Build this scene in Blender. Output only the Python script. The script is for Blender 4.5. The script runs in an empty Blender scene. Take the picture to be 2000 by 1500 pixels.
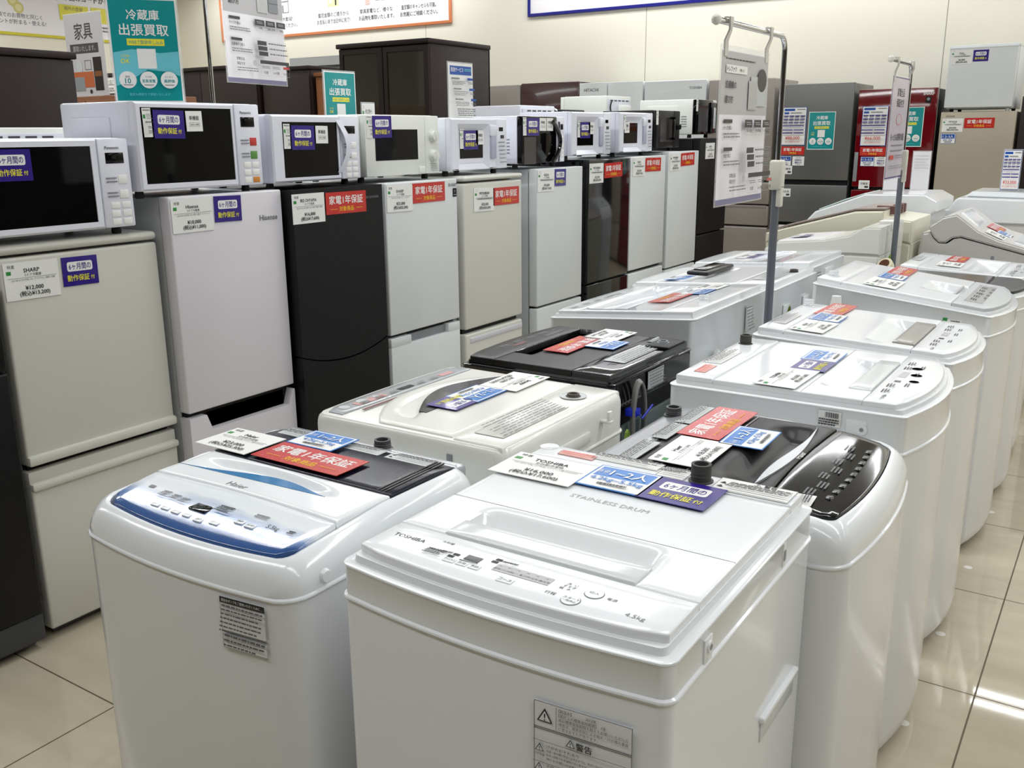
import bpy, bmesh, math, random
from math import pi, sin, cos, sqrt, radians as R
from mathutils import Vector as V, Matrix

random.seed(7)
S = bpy.context.scene
COL = S.collection

# ---------------------------------------------------------------- camera
F_PX, PITCH, ROLL, YAW, EYE = 1838.0, R(14.910), R(-0.455), R(-33.333), 1.48
fw = V((sin(YAW)*cos(PITCH), cos(YAW)*cos(PITCH), -sin(PITCH)))
r0 = V((cos(YAW), -sin(YAW), 0)); u0 = r0.cross(fw)
rt = cos(ROLL)*r0 + sin(ROLL)*u0; up = rt.cross(fw)
cd = bpy.data.cameras.new('camera'); cam = bpy.data.objects.new('camera', cd); COL.objects.link(cam)
cd.sensor_width = 36; cd.lens = F_PX/2000*36; cd.clip_start = .02; cd.clip_end = 100
cam.matrix_world = Matrix(((rt.x, up.x, -fw.x, 0), (rt.y, up.y, -fw.y, 0), (rt.z, up.z, -fw.z, EYE), (0, 0, 0, 1)))
S.camera = cam

# ---------------------------------------------------------------- colour management, world, lamps
vs = S.view_settings
vs.view_transform = 'Standard'; vs.look = 'None'; vs.gamma = 1; vs.use_curve_mapping = False
vs.exposure = 0.0
S.cycles.use_denoising = True
S.cycles.max_bounces = 8; S.cycles.diffuse_bounces = 4; S.cycles.glossy_bounces = 4
S.cycles.sample_clamp_indirect = 6
w = bpy.data.worlds.new('world'); S.world = w; w.use_nodes = True
w.node_tree.nodes['Background'].inputs[0].default_value = (1, .96, .9, 1)
w.node_tree.nodes['Background'].inputs[1].default_value = .05

CEIL = 3.55
def lamp(x0, x1, y, e, wd=.045, z=CEIL-.15):
    l = bpy.data.lights.new('fluorescent_tube', 'AREA'); l.shape = 'RECTANGLE'
    l.size = x1-x0; l.size_y = wd; l.energy = e*(x1-x0); l.color = (.97, .99, 1)
    o = bpy.data.objects.new('fluorescent_tube', l); COL.objects.link(o)
    o.location = ((x0+x1)/2, y, z)
for yy, en in ((8.43, 5.8), (5.5, 7.3), (2.6, 7.3), (-.3, 5.2)):
    for x0, x1, k in ((-10.6, -6.2, 1), (-5.6, -1.1, 1.1), (-.65, 3.6, 1), (4.2, 7.6, .45)):
        for dy in (-.095, .095):
            lamp(x0, x1, yy+dy, en*k)

# ---------------------------------------------------------------- materials
def lin(c):
    return tuple(((x/255)/12.92 if x/255 <= .04045 else ((x/255+.055)/1.055)**2.4) for x in c)
MATS = {}
def mat(name, rgb, rough=.4, metal=0., coat=0., spec=.5, trans=0., alpha=1., emit=None, var=.0, bump=0., ior=1.45, brush=False):
    if name in MATS: return MATS[name]
    m = bpy.data.materials.new(name); m.use_nodes = True
    nt = m.node_tree; b = nt.nodes['Principled BSDF']
    c = lin(rgb)
    b.inputs['Base Color'].default_value = (*c, 1)
    b.inputs['Metallic'].default_value = metal
    b.inputs['Coat Weight'].default_value = coat; b.inputs['Coat Roughness'].default_value = .06
    b.inputs['Specular IOR Level'].default_value = spec
    b.inputs['Transmission Weight'].default_value = trans
    b.inputs['Alpha'].default_value = alpha; b.inputs['IOR'].default_value = ior
    n = nt.nodes.new('ShaderNodeTexNoise'); n.inputs['Scale'].default_value = 22; n.inputs['Detail'].default_value = 3
    tc = nt.nodes.new('ShaderNodeTexCoord'); nt.links.new(tc.outputs['Object'], n.inputs['Vector'])
    if brush:
        bm_ = nt.nodes.new('ShaderNodeMapping'); bm_.inputs['Scale'].default_value = (.02, .02, 6); nt.links.new(tc.outputs['Object'], bm_.inputs[0]); nt.links.new(bm_.outputs[0], n.inputs['Vector'])
    mr = nt.nodes.new('ShaderNodeMapRange'); mr.inputs['To Min'].default_value = rough*.85; mr.inputs['To Max'].default_value = rough*1.15
    nt.links.new(n.outputs['Fac'], mr.inputs['Value']); nt.links.new(mr.outputs[0], b.inputs['Roughness'])
    if var:
        mx = nt.nodes.new('ShaderNodeMix'); mx.data_type = 'RGBA'
        mx.inputs['A'].default_value = (*[max(0, x*(1-var)) for x in c], 1); mx.inputs['B'].default_value = (*[min(1, x*(1+var)) for x in c], 1)
        nt.links.new(n.outputs['Fac'], mx.inputs['Factor']); nt.links.new(mx.outputs['Result'], b.inputs['Base Color'])
    if bump:
        n2 = nt.nodes.new('ShaderNodeTexNoise'); n2.inputs['Scale'].default_value = 260
        nt.links.new(tc.outputs['Object'], n2.inputs['Vector'])
        bp = nt.nodes.new('ShaderNodeBump'); bp.inputs['Strength'].default_value = bump; bp.inputs['Distance'].default_value = .002
        nt.links.new(n2.outputs['Fac'], bp.inputs['Height']); nt.links.new(bp.outputs[0], b.inputs['Normal'])
    if emit:
        b.inputs['Emission Color'].default_value = (*lin(emit[0]), 1); b.inputs['Emission Strength'].default_value = emit[1]
    MATS[name] = m
    return m

WHITE = mat('white_plastic', (233, 236, 238), .16, coat=.3)
STEEL = mat('white_painted_steel', (224, 225, 227), .17, coat=.25)
WARM = mat('cream_plastic', (226, 226, 219), .2, coat=.2)
BEIGE = mat('aged_cream_plastic', (225, 222, 203), .3)
FRID = mat('white_fridge_paint', (217, 221, 221), .3, coat=.1, bump=.05)
FRIDB = mat('ivory_fridge_paint', (208, 207, 198), .34, bump=.08)
FRIDP = mat('pearl_fridge_paint', (221, 218, 224), .22, coat=.2)
MWW = mat('white_microwave_paint', (226, 228, 238), .25, coat=.1)
MWI = mat('ivory_microwave_paint', (226, 229, 222), .35)
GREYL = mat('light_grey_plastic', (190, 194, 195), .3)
OFFW = mat('off_white_flap', (212, 216, 215), .16, coat=.3)
GREYM = mat('mid_grey_plastic', (134, 138, 142), .35)
GREYD = mat('dark_grey_plastic', (62, 63, 66), .4)
SILVER = mat('silver_plastic', (190, 192, 196), .22, metal=.5)
CHROME = mat('chrome', (215, 217, 220), .06, metal=1)
BLACKM = mat('black_matte_paint', (12, 12, 15), .45, spec=.35)
BLACKG = mat('black_gloss_plastic', (14, 14, 17), .09, coat=.5)
BLKGLASS = mat('black_window_glass', (6, 6, 7), .05, spec=.3)
NAVY = mat('navy_smoked_plastic', (15, 18, 34), .2, spec=.4)
SMOKE = mat('brown_smoked_plastic', (52, 47, 47), .14, coat=.4)
CHAR = mat('charcoal_gloss_plastic', (30, 28, 28), .3, spec=.35)
RUBBER = mat('dark_rubber', (38, 38, 36), .7)
INLET = mat('dark_grey_inlet', (64, 62, 58), .55)
INBLUE = mat('blue_inlet_filter', (40, 70, 130), .4)
STEELB = mat('galvanised_back_panel', (112, 126, 124), .38, metal=.35)
BLUEP = mat('clear_blue_plastic', (45, 122, 176), .1, coat=.5)
POCKET = mat('pale_grey_pocket', (206, 210, 214), .15, coat=.4)
PAPER = mat('white_paper', (238, 238, 235), .35, coat=.25)
LABELW = mat('label_paper', (232, 233, 230), .4)
INK = mat('black_ink', (28, 28, 30), .5)
INKG = mat('grey_ink', (120, 122, 124), .5)
INKR = mat('red_ink', (196, 60, 52), .5)
FINE = mat('fine_print', (96, 96, 97), .5)
PINKT = mat('pink_fine_print', (220, 138, 128), .5)
INKP = mat('pink_label', (232, 178, 170), .5)
GREEN = mat('green_print', (48, 140, 66), .4)
RED = mat('red_card', (196, 40, 34), .28, coat=.4)
PURP = mat('purple_card', (44, 20, 128), .28, coat=.4)
PINK = mat('purple_ink', (44, 20, 128), .4)
YEL = mat('yellow_ink', (234, 226, 60), .4)
GOLD = mat('golden_ink', (240, 190, 40), .4)
CBLUE = mat('blue_card', (44, 124, 206), .28, coat=.4)
FBLUE = mat('deep_blue_card', (28, 82, 168), .3, coat=.3)
TEAL = mat('teal_print', (20, 146, 148), .25, coat=.4)
TEALL = mat('light_teal_print', (112, 200, 214), .3, coat=.3)
DKINK = mat('dark_grey_print', (62, 60, 62), .4)
LGP = mat('light_grey_print', (186, 184, 186), .35, coat=.3)
ORAN = mat('orange_frame', (224, 138, 94), .35)
YFR = mat('yellow_frame', (214, 204, 60), .4)
BFR = mat('blue_frame', (38, 40, 138), .35)
BANN = mat('banner_sheet', (238, 235, 238), .4)
DKWOOD = mat('dark_brown_wood', (36, 26, 24), .45, spec=.3, var=.18)
WOOD = mat('orange_brown_wood', (122, 72, 34), .4, var=.2)
REDG = mat('dark_red_glass', (104, 8, 18), .06, coat=.7)
REDB = mat('red_brown_glass', (64, 26, 20), .2, coat=.4, var=.15)
STGREY = mat('brushed_grey_steel', (112, 112, 110), .3, metal=.4, brush=True)
TAUPE = mat('taupe_steel', (150, 143, 136), .34, metal=.25, brush=True)
CHAMP = mat('champagne_steel', (176, 166, 148), .34, metal=.25, brush=True)
POLEG = mat('grey_painted_pole', (110, 114, 122), .35, metal=.3)
CLAMP = mat('ivory_clamp', (212, 210, 196), .4)
CLEAR = mat('clear_acrylic', (240, 240, 240), .05, alpha=.28)
FILM = mat('frosted_film', (232, 230, 232), .3, alpha=.8)
GLASS = mat('smoked_cabinet_glass', (66, 62, 54), .03, alpha=.62, coat=.6)
CORDG = mat('grey_cord', (124, 124, 120), .5)
CORDW = mat('white_cord', (214, 220, 216), .45)
EARTH = mat('green_yellow_wire', (120, 150, 50), .5, var=.5)
TIE = mat('blue_tie', (24, 44, 190), .4)
HOSE = mat('cream_hose', (226, 216, 186), .45)
HOLE = mat('brown_hole', (82, 48, 22), .8)
ORG = mat('orange_button', (206, 136, 52), .4)
PGRN = mat('green_button', (92, 146, 70), .4)

def cloud_panel():
    m = bpy.data.materials.new('blue_cloud_print'); m.use_nodes = True
    nt = m.node_tree; b = nt.nodes['Principled BSDF']; b.inputs['Roughness'].default_value = .12; b.inputs['Coat Weight'].default_value = .4
    tc = nt.nodes.new('ShaderNodeTexCoord'); sx = nt.nodes.new('ShaderNodeSeparateXYZ'); nt.links.new(tc.outputs['Object'], sx.inputs[0])
    n = nt.nodes.new('ShaderNodeTexNoise'); n.inputs['Scale'].default_value = 9; n.inputs['Detail'].default_value = 5
    mp = nt.nodes.new('ShaderNodeMapping'); mp.inputs['Scale'].default_value = (.55, 1.4, 0); nt.links.new(tc.outputs['Object'], mp.inputs[0]); nt.links.new(mp.outputs[0], n.inputs['Vector'])
    mr = nt.nodes.new('ShaderNodeMapRange'); mr.inputs['From Min'].default_value = .01; mr.inputs['From Max'].default_value = .15; nt.links.new(sx.outputs['Y'], mr.inputs['Value'])
    a = nt.nodes.new('ShaderNodeMath'); a.operation = 'MULTIPLY_ADD'; nt.links.new(n.outputs['Fac'], a.inputs[0]); a.inputs[1].default_value = .75
    nt.links.new(mr.outputs[0], a.inputs[2])
    cr = nt.nodes.new('ShaderNodeValToRGB'); nt.links.new(a.outputs[0], cr.inputs[0])
    e = cr.color_ramp.elements; e[0].position = .56; e[0].color = (*lin((48, 84, 140)), 1); e[1].position = 1; e[1].color = (*lin((232, 236, 240)), 1)
    k = e.new(.76); k.color = (*lin((120, 146, 190)), 1)
    nt.links.new(cr.outputs[0], b.inputs['Base Color'])
    return m
CLOUD = cloud_panel()

def floor_mat():
    m = bpy.data.materials.new('beige_polished_tile'); m.use_nodes = True
    nt = m.node_tree; b = nt.nodes['Principled BSDF']
    tc = nt.nodes.new('ShaderNodeTexCoord'); mp = nt.nodes.new('ShaderNodeMapping')
    mp.inputs['Location'].default_value = (.191+.643*20, -2.557+.643*20, 0)
    nt.links.new(tc.outputs['Object'], mp.inputs[0])
    br = nt.nodes.new('ShaderNodeTexBrick'); br.offset = 0; br.squash = 1
    br.inputs['Scale'].default_value = 1; br.inputs['Brick Width'].default_value = .643; br.inputs['Row Height'].default_value = .643
    br.inputs['Mortar Size'].default_value = .0024; br.inputs['Mortar Smooth'].default_value = .1
    br.inputs['Color1'].default_value = (*lin((196, 186, 164)), 1); br.inputs['Color2'].default_value = (*lin((192, 182, 160)), 1)
    br.inputs['Mortar'].default_value = (*lin((96, 82, 62)), 1)
    nt.links.new(mp.outputs[0], br.inputs['Vector'])
    n = nt.nodes.new('ShaderNodeTexNoise'); n.inputs['Scale'].default_value = 5; n.inputs['Detail'].default_value = 6
    m2 = nt.nodes.new('ShaderNodeMapping'); m2.inputs['Scale'].default_value = (1, 3, 1); nt.links.new(tc.outputs['Object'], m2.inputs[0]); nt.links.new(m2.outputs[0], n.inputs['Vector'])
    mx = nt.nodes.new('ShaderNodeMix'); mx.data_type = 'RGBA'; mx.blend_type = 'MULTIPLY'; mx.inputs['Factor'].default_value = 1
    cr = nt.nodes.new('ShaderNodeValToRGB'); cr.color_ramp.elements[0].position = .3; cr.color_ramp.elements[0].color = (.88, .88, .86, 1); cr.color_ramp.elements[1].position = .7; cr.color_ramp.elements[1].color = (1, 1, 1, 1)
    nt.links.new(n.outputs['Fac'], cr.inputs[0]); nt.links.new(br.outputs['Color'], mx.inputs['A']); nt.links.new(cr.outputs[0], mx.inputs['B'])
    nt.links.new(mx.outputs['Result'], b.inputs['Base Color'])
    rr = nt.nodes.new('ShaderNodeMapRange'); rr.inputs['To Min'].default_value = .04; rr.inputs['To Max'].default_value = .6
    nt.links.new(br.outputs['Fac'], rr.inputs['Value']); nt.links.new(rr.outputs[0], b.inputs['Roughness'])
    return m

def wall_mat():
    m = bpy.data.materials.new('cream_wall_panel'); m.use_nodes = True
    nt = m.node_tree; b = nt.nodes['Principled BSDF']; b.inputs['Roughness'].default_value = .6
    tc = nt.nodes.new('ShaderNodeTexCoord'); sx = nt.nodes.new('ShaderNodeSeparateXYZ'); nt.links.new(tc.outputs['Object'], sx.inputs[0])
    ad = nt.nodes.new('ShaderNodeMath'); ad.operation = 'ADD'; nt.links.new(sx.outputs['X'], ad.inputs[0]); ad.inputs[1].default_value = 1.54+2.74*10
    md = nt.nodes.new('ShaderNodeMath'); md.operation = 'MODULO'; nt.links.new(ad.outputs[0], md.inputs[0]); md.inputs[1].default_value = 2.74
    lt = nt.nodes.new('ShaderNodeMath'); lt.operation = 'LESS_THAN'; nt.links.new(md.outputs[0], lt.inputs[0]); lt.inputs[1].default_value = .007
    n = nt.nodes.new('ShaderNodeTexNoise'); n.inputs['Scale'].default_value = 1.5; nt.links.new(tc.outputs['Object'], n.inputs['Vector'])
    cr = nt.nodes.new('ShaderNodeValToRGB'); cr.color_ramp.elements[0].color = (*lin((228, 223, 207)), 1); cr.color_ramp.elements[1].color = (*lin((233, 229, 214)), 1)
    nt.links.new(n.outputs['Fac'], cr.inputs[0])
    mx = nt.nodes.new('ShaderNodeMix'); mx.data_type = 'RGBA'; nt.links.new(lt.outputs[0], mx.inputs['Factor']); nt.links.new(cr.outputs[0], mx.inputs['A']); mx.inputs['B'].default_value = (*lin((150, 144, 132)), 1)
    nt.links.new(mx.outputs['Result'], b.inputs['Base Color'])
    return m

# ---------------------------------------------------------------- mesh builder
class MB:
    def __init__(s): s.v = []; s.f = []; s.m = []; s.ms = []
    def mi(s, m):
        if m not in s.ms: s.ms.append(m)
        return s.ms.index(m)
    def add(s, vs, fs, m, M=None):
        k = len(s.v); i = s.mi(m)
        s.v += [tuple(M @ V(p)) for p in vs] if M else [tuple(p) for p in vs]
        s.f += [tuple(k+j for j in f) for f in fs]; s.m += [i]*len(fs)
    def box(s, x0, x1, y0, y1, z0, z1, m, b=0, seg=2, M=None):
        if b <= 0:
            vs = [(x, y, z) for z in (z0, z1) for y in (y0, y1) for x in (x0, x1)]
            s.add(vs, [(0, 2, 3, 1), (4, 5, 7, 6), (0, 1, 5, 4), (2, 6, 7, 3), (0, 4, 6, 2), (1, 3, 7, 5)], m, M); return
        bm = bmesh.new()
        bmesh.ops.create_cube(bm, size=1, matrix=Matrix.Translation(((x0+x1)/2, (y0+y1)/2, (z0+z1)/2)) @ Matrix.Diagonal((x1-x0, y1-y0, z1-z0, 1)))
        bmesh.ops.bevel(bm, geom=bm.edges[:], offset=min(b, .49*min(x1-x0, y1-y0, z1-z0)), segments=seg, profile=.5, affect='EDGES')
        s.bm(bm, m, M)
    def bm(s, bm, m, M=None):
        bm.verts.index_update()
        s.add([v.co.copy() for v in bm.verts], [tuple(v.index for v in f.verts) for f in bm.faces], m, M); bm.free()
    def prism(s, pts, x0, x1, m, b=0, seg=2, M=None):
        """profile (y,z) extruded along x"""
        bm = bmesh.new(); n = len(pts)
        A = [bm.verts.new((x0, p[0], p[1])) for p in pts]; B = [bm.verts.new((x1, p[0], p[1])) for p in pts]
        bm.faces.new(A); bm.faces.new(B[::-1])
        for i in range(n): bm.faces.new((A[i], B[i], B[(i+1) % n], A[(i+1) % n]))
        bmesh.ops.recalc_face_normals(bm, faces=bm.faces[:])
        if b: bmesh.ops.bevel(bm, geom=[e for e in bm.edges if abs(e.verts[0].co.x-e.verts[1].co.x) < 1e-6], offset=b, segments=seg, affect='EDGES', clamp_overlap=True)
        bmesh.ops.triangulate(bm, faces=[f for f in bm.faces if len(f.verts) > 4])
        s.bm(bm, m, M)
    def loft(s, loops, m, cap0=False, cap1=False, pair=False, M=None):
        n = len(loops[0]); vs = [p for l in loops for p in l]; fs = []
        for k in range(len(loops)-1):
            for i in range(n):
                j = (i+1) % n; fs.append((k*n+i, k*n+j, (k+1)*n+j, (k+1)*n+i))
        if pair:
            b = (len(loops)-1)*n; h = n//2
            fs.append((b, b+1, b+n-1))
            for i in range(1, h-1): fs.append((b+i, b+i+1, b+n-i-1, b+n-i))
            fs.append((b+h-1, b+h, b+h+1))
        elif cap1: fs.append(tuple((len(loops)-1)*n+i for i in range(n)))
        if cap0: fs.append(tuple(range(n))[::-1])
        s.add(vs, fs, m, M)
    def cyl(s, p0, p1, a, b, m, n=20, caps=True, M=None):
        p0, p1 = V(p0), V(p1); d = (p1-p0).normalized(); e = d.orthogonal().normalized(); g = d.cross(e)
        L = [[p+(e*cos(2*pi*i/n)+g*sin(2*pi*i/n))*r for i in range(n)] for p, r in ((p0, a), (p1, b))]
        s.loft(L, m, caps, caps, M=M)
    def tube(s, pts, r, m, n=8, closed=False, M=None):
        pts = [V(p) for p in pts]; L = []; e = None
        for i, p in enumerate(pts):
            d = (pts[min(i+1, len(pts)-1)]-pts[max(i-1, 0)]).normalized()
            e = d.orthogonal().normalized() if e is None else (e-d*e.dot(d)).normalized()
            g = d.cross(e); L.append([p+(e*cos(2*pi*k/n)+g*sin(2*pi*k/n))*r for k in range(n)])
        s.loft(L, m, True, True, M=M)
    def lathe(s, prof, c, m, n=24, M=None):
        L = [[(c[0]+r*cos(2*pi*i/n), c[1]+r*sin(2*pi*i/n), c[2]+z) for i in range(n)] for r, z in prof]
        s.loft(L, m, True, True, M=M)
    def hf(s, x0, x1, y0, y1, zf, m, nx=2, ny=2, e=.006, skirt=.012, fun=None, M=None):
        """raised slab with rounded rim; y0,y1 may be functions of x; fun adds relief"""
        Y0 = y0 if callable(y0) else (lambda x: y0); Y1 = y1 if callable(y1) else (lambda x: y1)
        def ticks(L, n):
            k = e/L; a = [0, k*.12, k*.4, k]; mid = [k+(1-2*k)*i/n for i in range(1, n)]
            return a+mid+[1-t for t in a[::-1]]
        U = ticks(x1-x0, nx); W = ticks(max(.02, Y1((x0+x1)/2)-Y0((x0+x1)/2)), ny)
        vs = []; nu, nw = len(U), len(W)
        for t in W:
            for q in U:
                x = x0+q*(x1-x0); a, b = Y0(x), Y1(x); y = a+t*(b-a)
                d = min(x-x0, x1-x, y-a, b-y); z = zf(y)+(fun(x, y) if fun else 0)
                if d < e: z -= e*(1-sqrt(max(0, 1-(1-d/e)**2)))
                vs.append((x, y, z))
        fs = [(j*nu+i, j*nu+i+1, (j+1)*nu+i+1, (j+1)*nu+i) for j in range(nw-1) for i in range(nu-1)]
        rim = [i for i in range(nu)]+[j*nu+nu-1 for j in range(1, nw)]+[(nw-1)*nu+i for i in range(nu-2, -1, -1)]+[j*nu for j in range(nw-2, 0, -1)]
        k = len(vs); vs += [(vs[i][0], vs[i][1], vs[i][2]-skirt) for i in rim]; n = len(rim)
        fs += [(rim[(i+1) % n], rim[i], k+i, k+(i+1) % n) for i in range(n)]
        s.add(vs, fs, m, M)
    def mesh(s, name, ang=35):
        me = bpy.data.meshes.new(name); me.from_pydata(s.v, [], s.f)
        for m in s.ms: me.materials.append(m)
        me.polygons.foreach_set('material_index', s.m); me.polygons.foreach_set('use_smooth', [True]*len(s.f))
        me.validate(); me.update()
        bm = bmesh.new(); bm.from_mesh(me); bmesh.ops.remove_doubles(bm, verts=bm.verts[:], dist=1e-6); bmesh.ops.recalc_face_normals(bm, faces=bm.faces[:]) if s.__dict__.get('fix', True) else None
        bm.to_mesh(me); bm.free()
        me.set_sharp_from_angle(angle=R(ang))
        return me
    def build(s, name, parent=None, M=None, ang=32, label=None):
        return link(name, s.mesh(name, ang), parent, M, label)

def link(name, me, parent=None, M=None, label=None):
    o = bpy.data.objects.new(name, me); COL.objects.link(o)
    if parent: o.parent = parent
    if M is not None: o.matrix_local = M
    if label: o['label'] = label
    return o

def thing(name, label, cat, loc=(0, 0, 0), rz=0, group=None):
    o = bpy.data.objects.new(name, None); COL.objects.link(o); o.empty_display_size = .1
    o.location = loc; o.rotation_euler = (0, 0, rz); o['label'] = label; o['category'] = cat
    if group: o['group'] = group
    return o
def tag(o, label, cat, group=None):
    o['label'] = label; o['category'] = cat
    if group: o['group'] = group
    return o

# ---------------------------------------------------------------- lettering
_T = {}
_fc = bpy.data.curves.new('lettering', 'FONT'); _fo = bpy.data.objects.new('lettering', _fc); COL.objects.link(_fo)
def glyphs(s, bold):
    if (s, bold) not in _T:
        _fc.body = s; _fc.size = 1; _fc.resolution_u = 2
        dg = bpy.context.evaluated_depsgraph_get(); dg.update()
        me = bpy.data.meshes.new_from_object(_fo.evaluated_get(dg))
        vs = [(v.co.x, v.co.y, 0) for v in me.vertices]; fs = [tuple(p.vertices) for p in me.polygons]
        bpy.data.meshes.remove(me)
        if bold:
            k = len(vs); D = ((.016, 0), (-.016, 0), (0, .014), (0, -.014))
            vs = [(a+dx, b+dy, .00004*j) for j, (dx, dy) in enumerate(D) for a, b, _ in vs]; fs = [tuple(i+k*j for i in f) for j in range(4) for f in fs]
        xs = [q[0] for q in vs] or [0]; ys = [q[1] for q in vs] or [0]
        _T[s, bold] = (vs, fs, min(xs), max(xs), min(ys), max(ys))
    return _T[s, bold]

class Card:
    """flat print: x to the right, y down from the top edge, metres"""
    def __init__(s, w, h, base=PAPER, t=.0012, r=0):
        s.w, s.h, s.t = w, h, t; s.b = MB(); s.b.fix = False
        s.b.box(0, w, -h, 0, 0, t, base); s.l = 0
    def z(s): s.l += 1; return s.t+.00016*s.l
    def rect(s, x0, y0, x1, y1, m, rad=0):
        z = s.z()
        if rad <= 0: s.b.add([(x0, -y1, z), (x1, -y1, z), (x1, -y0, z), (x0, -y0, z)], [(0, 1, 2, 3)], m); return
        pts = []
        for cx, cy, a in ((x1-rad, y0+rad, 0), (x0+rad, y0+rad, 90), (x0+rad, y1-rad, 180), (x1-rad, y1-rad, 270)):
            pts += [(cx+rad*cos(R(a+i*22.5)), -(cy-rad*sin(R(a+i*22.5))), z) for i in range(5)]
        s.b.add(pts, [tuple(range(len(pts)))], m)
    def outline(s, x0, y0, x1, y1, m, t=.0006):
        for q in ((x0, y0, x1, y0+t), (x0, y1-t, x1, y1), (x0, y0, x0+t, y1), (x1-t, y0, x1, y1)): s.rect(*q, m)
    def disc(s, x, y, r, m, n=24, ry=None):
        z = s.z(); s.b.add([(x+r*cos(2*pi*i/n), -y+(ry or r)*sin(2*pi*i/n), z) for i in range(n)], [tuple(range(n))], m)
    def poly(s, pts, m):
        z = s.z(); s.b.add([(x, -y, z) for x, y in pts], [tuple(range(len(pts)))], m)
    def txt(s, t, x, y, size, m, al='c', wmax=None, bold=False, sx=1, up=False):
        """size = em height; (x,y) = centre (or left middle); up turns the line 90 degrees"""
        vs, fs, a, b, c, d = glyphs(t, bold)
        if not fs: return
        k = size; kx = size*sx
        if wmax and (b-a)*kx > wmax: kx = wmax/(b-a)
        z = s.z(); ox = {'c': (a+b)/2, 'l': a, 'r': b}[al]; oy = (c+d)/2
        pts = [((p-ox)*kx, (q-oy)*k, dz) for p, q, dz in vs]
        if up: pts = [(-q, p, dz) for p, q, dz in pts]
        s.b.add([(x+p, -y+q, z+dz) for p, q, dz in pts], fs, m)
    def lines(s, x0, y0, x1, y1, n, m, fill=.45, seed=1, gap=.25):
        """rows of print too small to read"""
        rnd = random.Random(seed); dy = (y1-y0)/n
        for i in range(n):
            x = x0; e = x1-(rnd.random()*gap*(x1-x0) if i % 3 == 2 else 0)
            while x < e:
                l = min(e-x, (x1-x0)*(.04+.10*rnd.random())); s.rect(x, y0+i*dy, x+l, y0+(i+fill)*dy, m); x += l+(x1-x0)*.018
    def mesh(s, name): return s.b.mesh(name)

FRONT = Matrix(((1, 0, 0, 0), (0, 0, -1, 0), (0, 1, 0, 0), (0, 0, 0, 1)))
TOP = Matrix.Identity(4)
def put(me, wh, name, parent, c, base=FRONT, tilt=0, slope=0, turn=0):
    """card centred on c of a parent's face"""
    if isinstance(me, tuple): me = me[0]
    M = Matrix.Translation(c) @ Matrix.Rotation(turn, 4, 'Z') @ Matrix.Rotation(slope, 4, 'X') @ base @ Matrix.Rotation(R(tilt), 4, 'Z') @ Matrix.Translation((-wh[0]/2, wh[1]/2, 0))
    return link(name, me, parent, M)
# ---------------------------------------------------------------- printed cards
def price_card(brand, kind, spec, price, tax, w=.16, h=.105, far=False):
    c = Card(w, h)
    c.outline(.09*w, .06*h, .17*w, .15*h, INKG, .0008) if far else c.txt('特選', .135*w, .11*h, .1*h, INKG, bold=True)
    c.rect(.045*w, .22*h, .13*w, .32*h, GREEN)
    c.txt(brand, .5*w, .23*h, .15*h, INK, wmax=.5*w, bold=True)
    c.txt(kind, .52*w, .35*h, .085*h, INK)
    c.rect(.06*w, .415*h, .96*w, .424*h, INKG)
    if far: c.lines(.15*w, .44*h, .9*w, .5*h, 1, INKG, .8)
    else: c.txt(spec, .52*w, .475*h, .062*h, INKG, wmax=.8*w)
    c.txt(price, .52*w, .70*h, .155*h, INK, bold=True)
    c.txt('(税込'+tax+')', .52*w, .85*h, .145*h, INK, bold=True)
    return c.mesh('price_card'), (w, h)
def red_card(w=.218, h=.08):
    c = Card(w, h, RED)
    c.txt('家電1年保証', .5*w, .36*h, .42*h, PAPER, wmax=.88*w, bold=True)
    c.txt('対象商品', .5*w, .77*h, .25*h, GOLD, wmax=.36*w, bold=True)
    c.rect(.1*w, .76*h, .27*w, .78*h, GOLD); c.rect(.73*w, .76*h, .9*w, .78*h, GOLD)
    return c.mesh('warranty_card'), (w, h)
def purple_card(w=.113, h=.084):
    c = Card(w, h, PURP)
    c.rect(.14*w, .17*h, .85*w, .5*h, PAPER, .006)
    c.txt('6ヶ月間の', .495*w, .335*h, .25*h, PINK, wmax=.62*w, bold=True)
    c.txt('動作保証', .43*w, .73*h, .235*h, YEL, wmax=.62*w, bold=True); c.txt('付', .83*w, .75*h, .16*h, YEL, bold=True)
    return c.mesh('warranty_card'), (w, h)
def people_card(a='1~2人', b='4.2kg~5.5kg', w=.122, h=.09, m=CBLUE):
    c = Card(w, h, m)
    c.rect(.025*w, .03*h, .975*w, .97*h, PAPER); c.rect(.06*w, .07*h, .94*w, .5*h, m)
    c.outline(.09*w, .2*h, .22*w, .4*h, PAPER); c.txt('目安', .155*w, .3*h, .12*h, PAPER)
    c.txt(a, .58*w, .29*h, .32*h, PAPER, wmax=.6*w, bold=True)
    c.txt(b, .5*w, .64*h, .2*h, m, wmax=.84*w, bold=True)
    c.lines(.28*w, .8*h, .75*w, .88*h, 1, DKINK, .9)
    return c.mesh('capacity_card'), (w, h)
def single_card(t='単機能', w=.062, h=.062):
    c = Card(w, h)
    c.txt(t, .5*w, .34*h, .24*h, INK, wmax=.62*w, bold=True); c.outline(.2*w, .56*h, .82*w, .76*h, INKG, .0008)
    c.txt('温め中心の機種', .51*w, .66*h, .1*h, INK, wmax=.5*w)
    return c.mesh('function_card'), (w, h)
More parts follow.
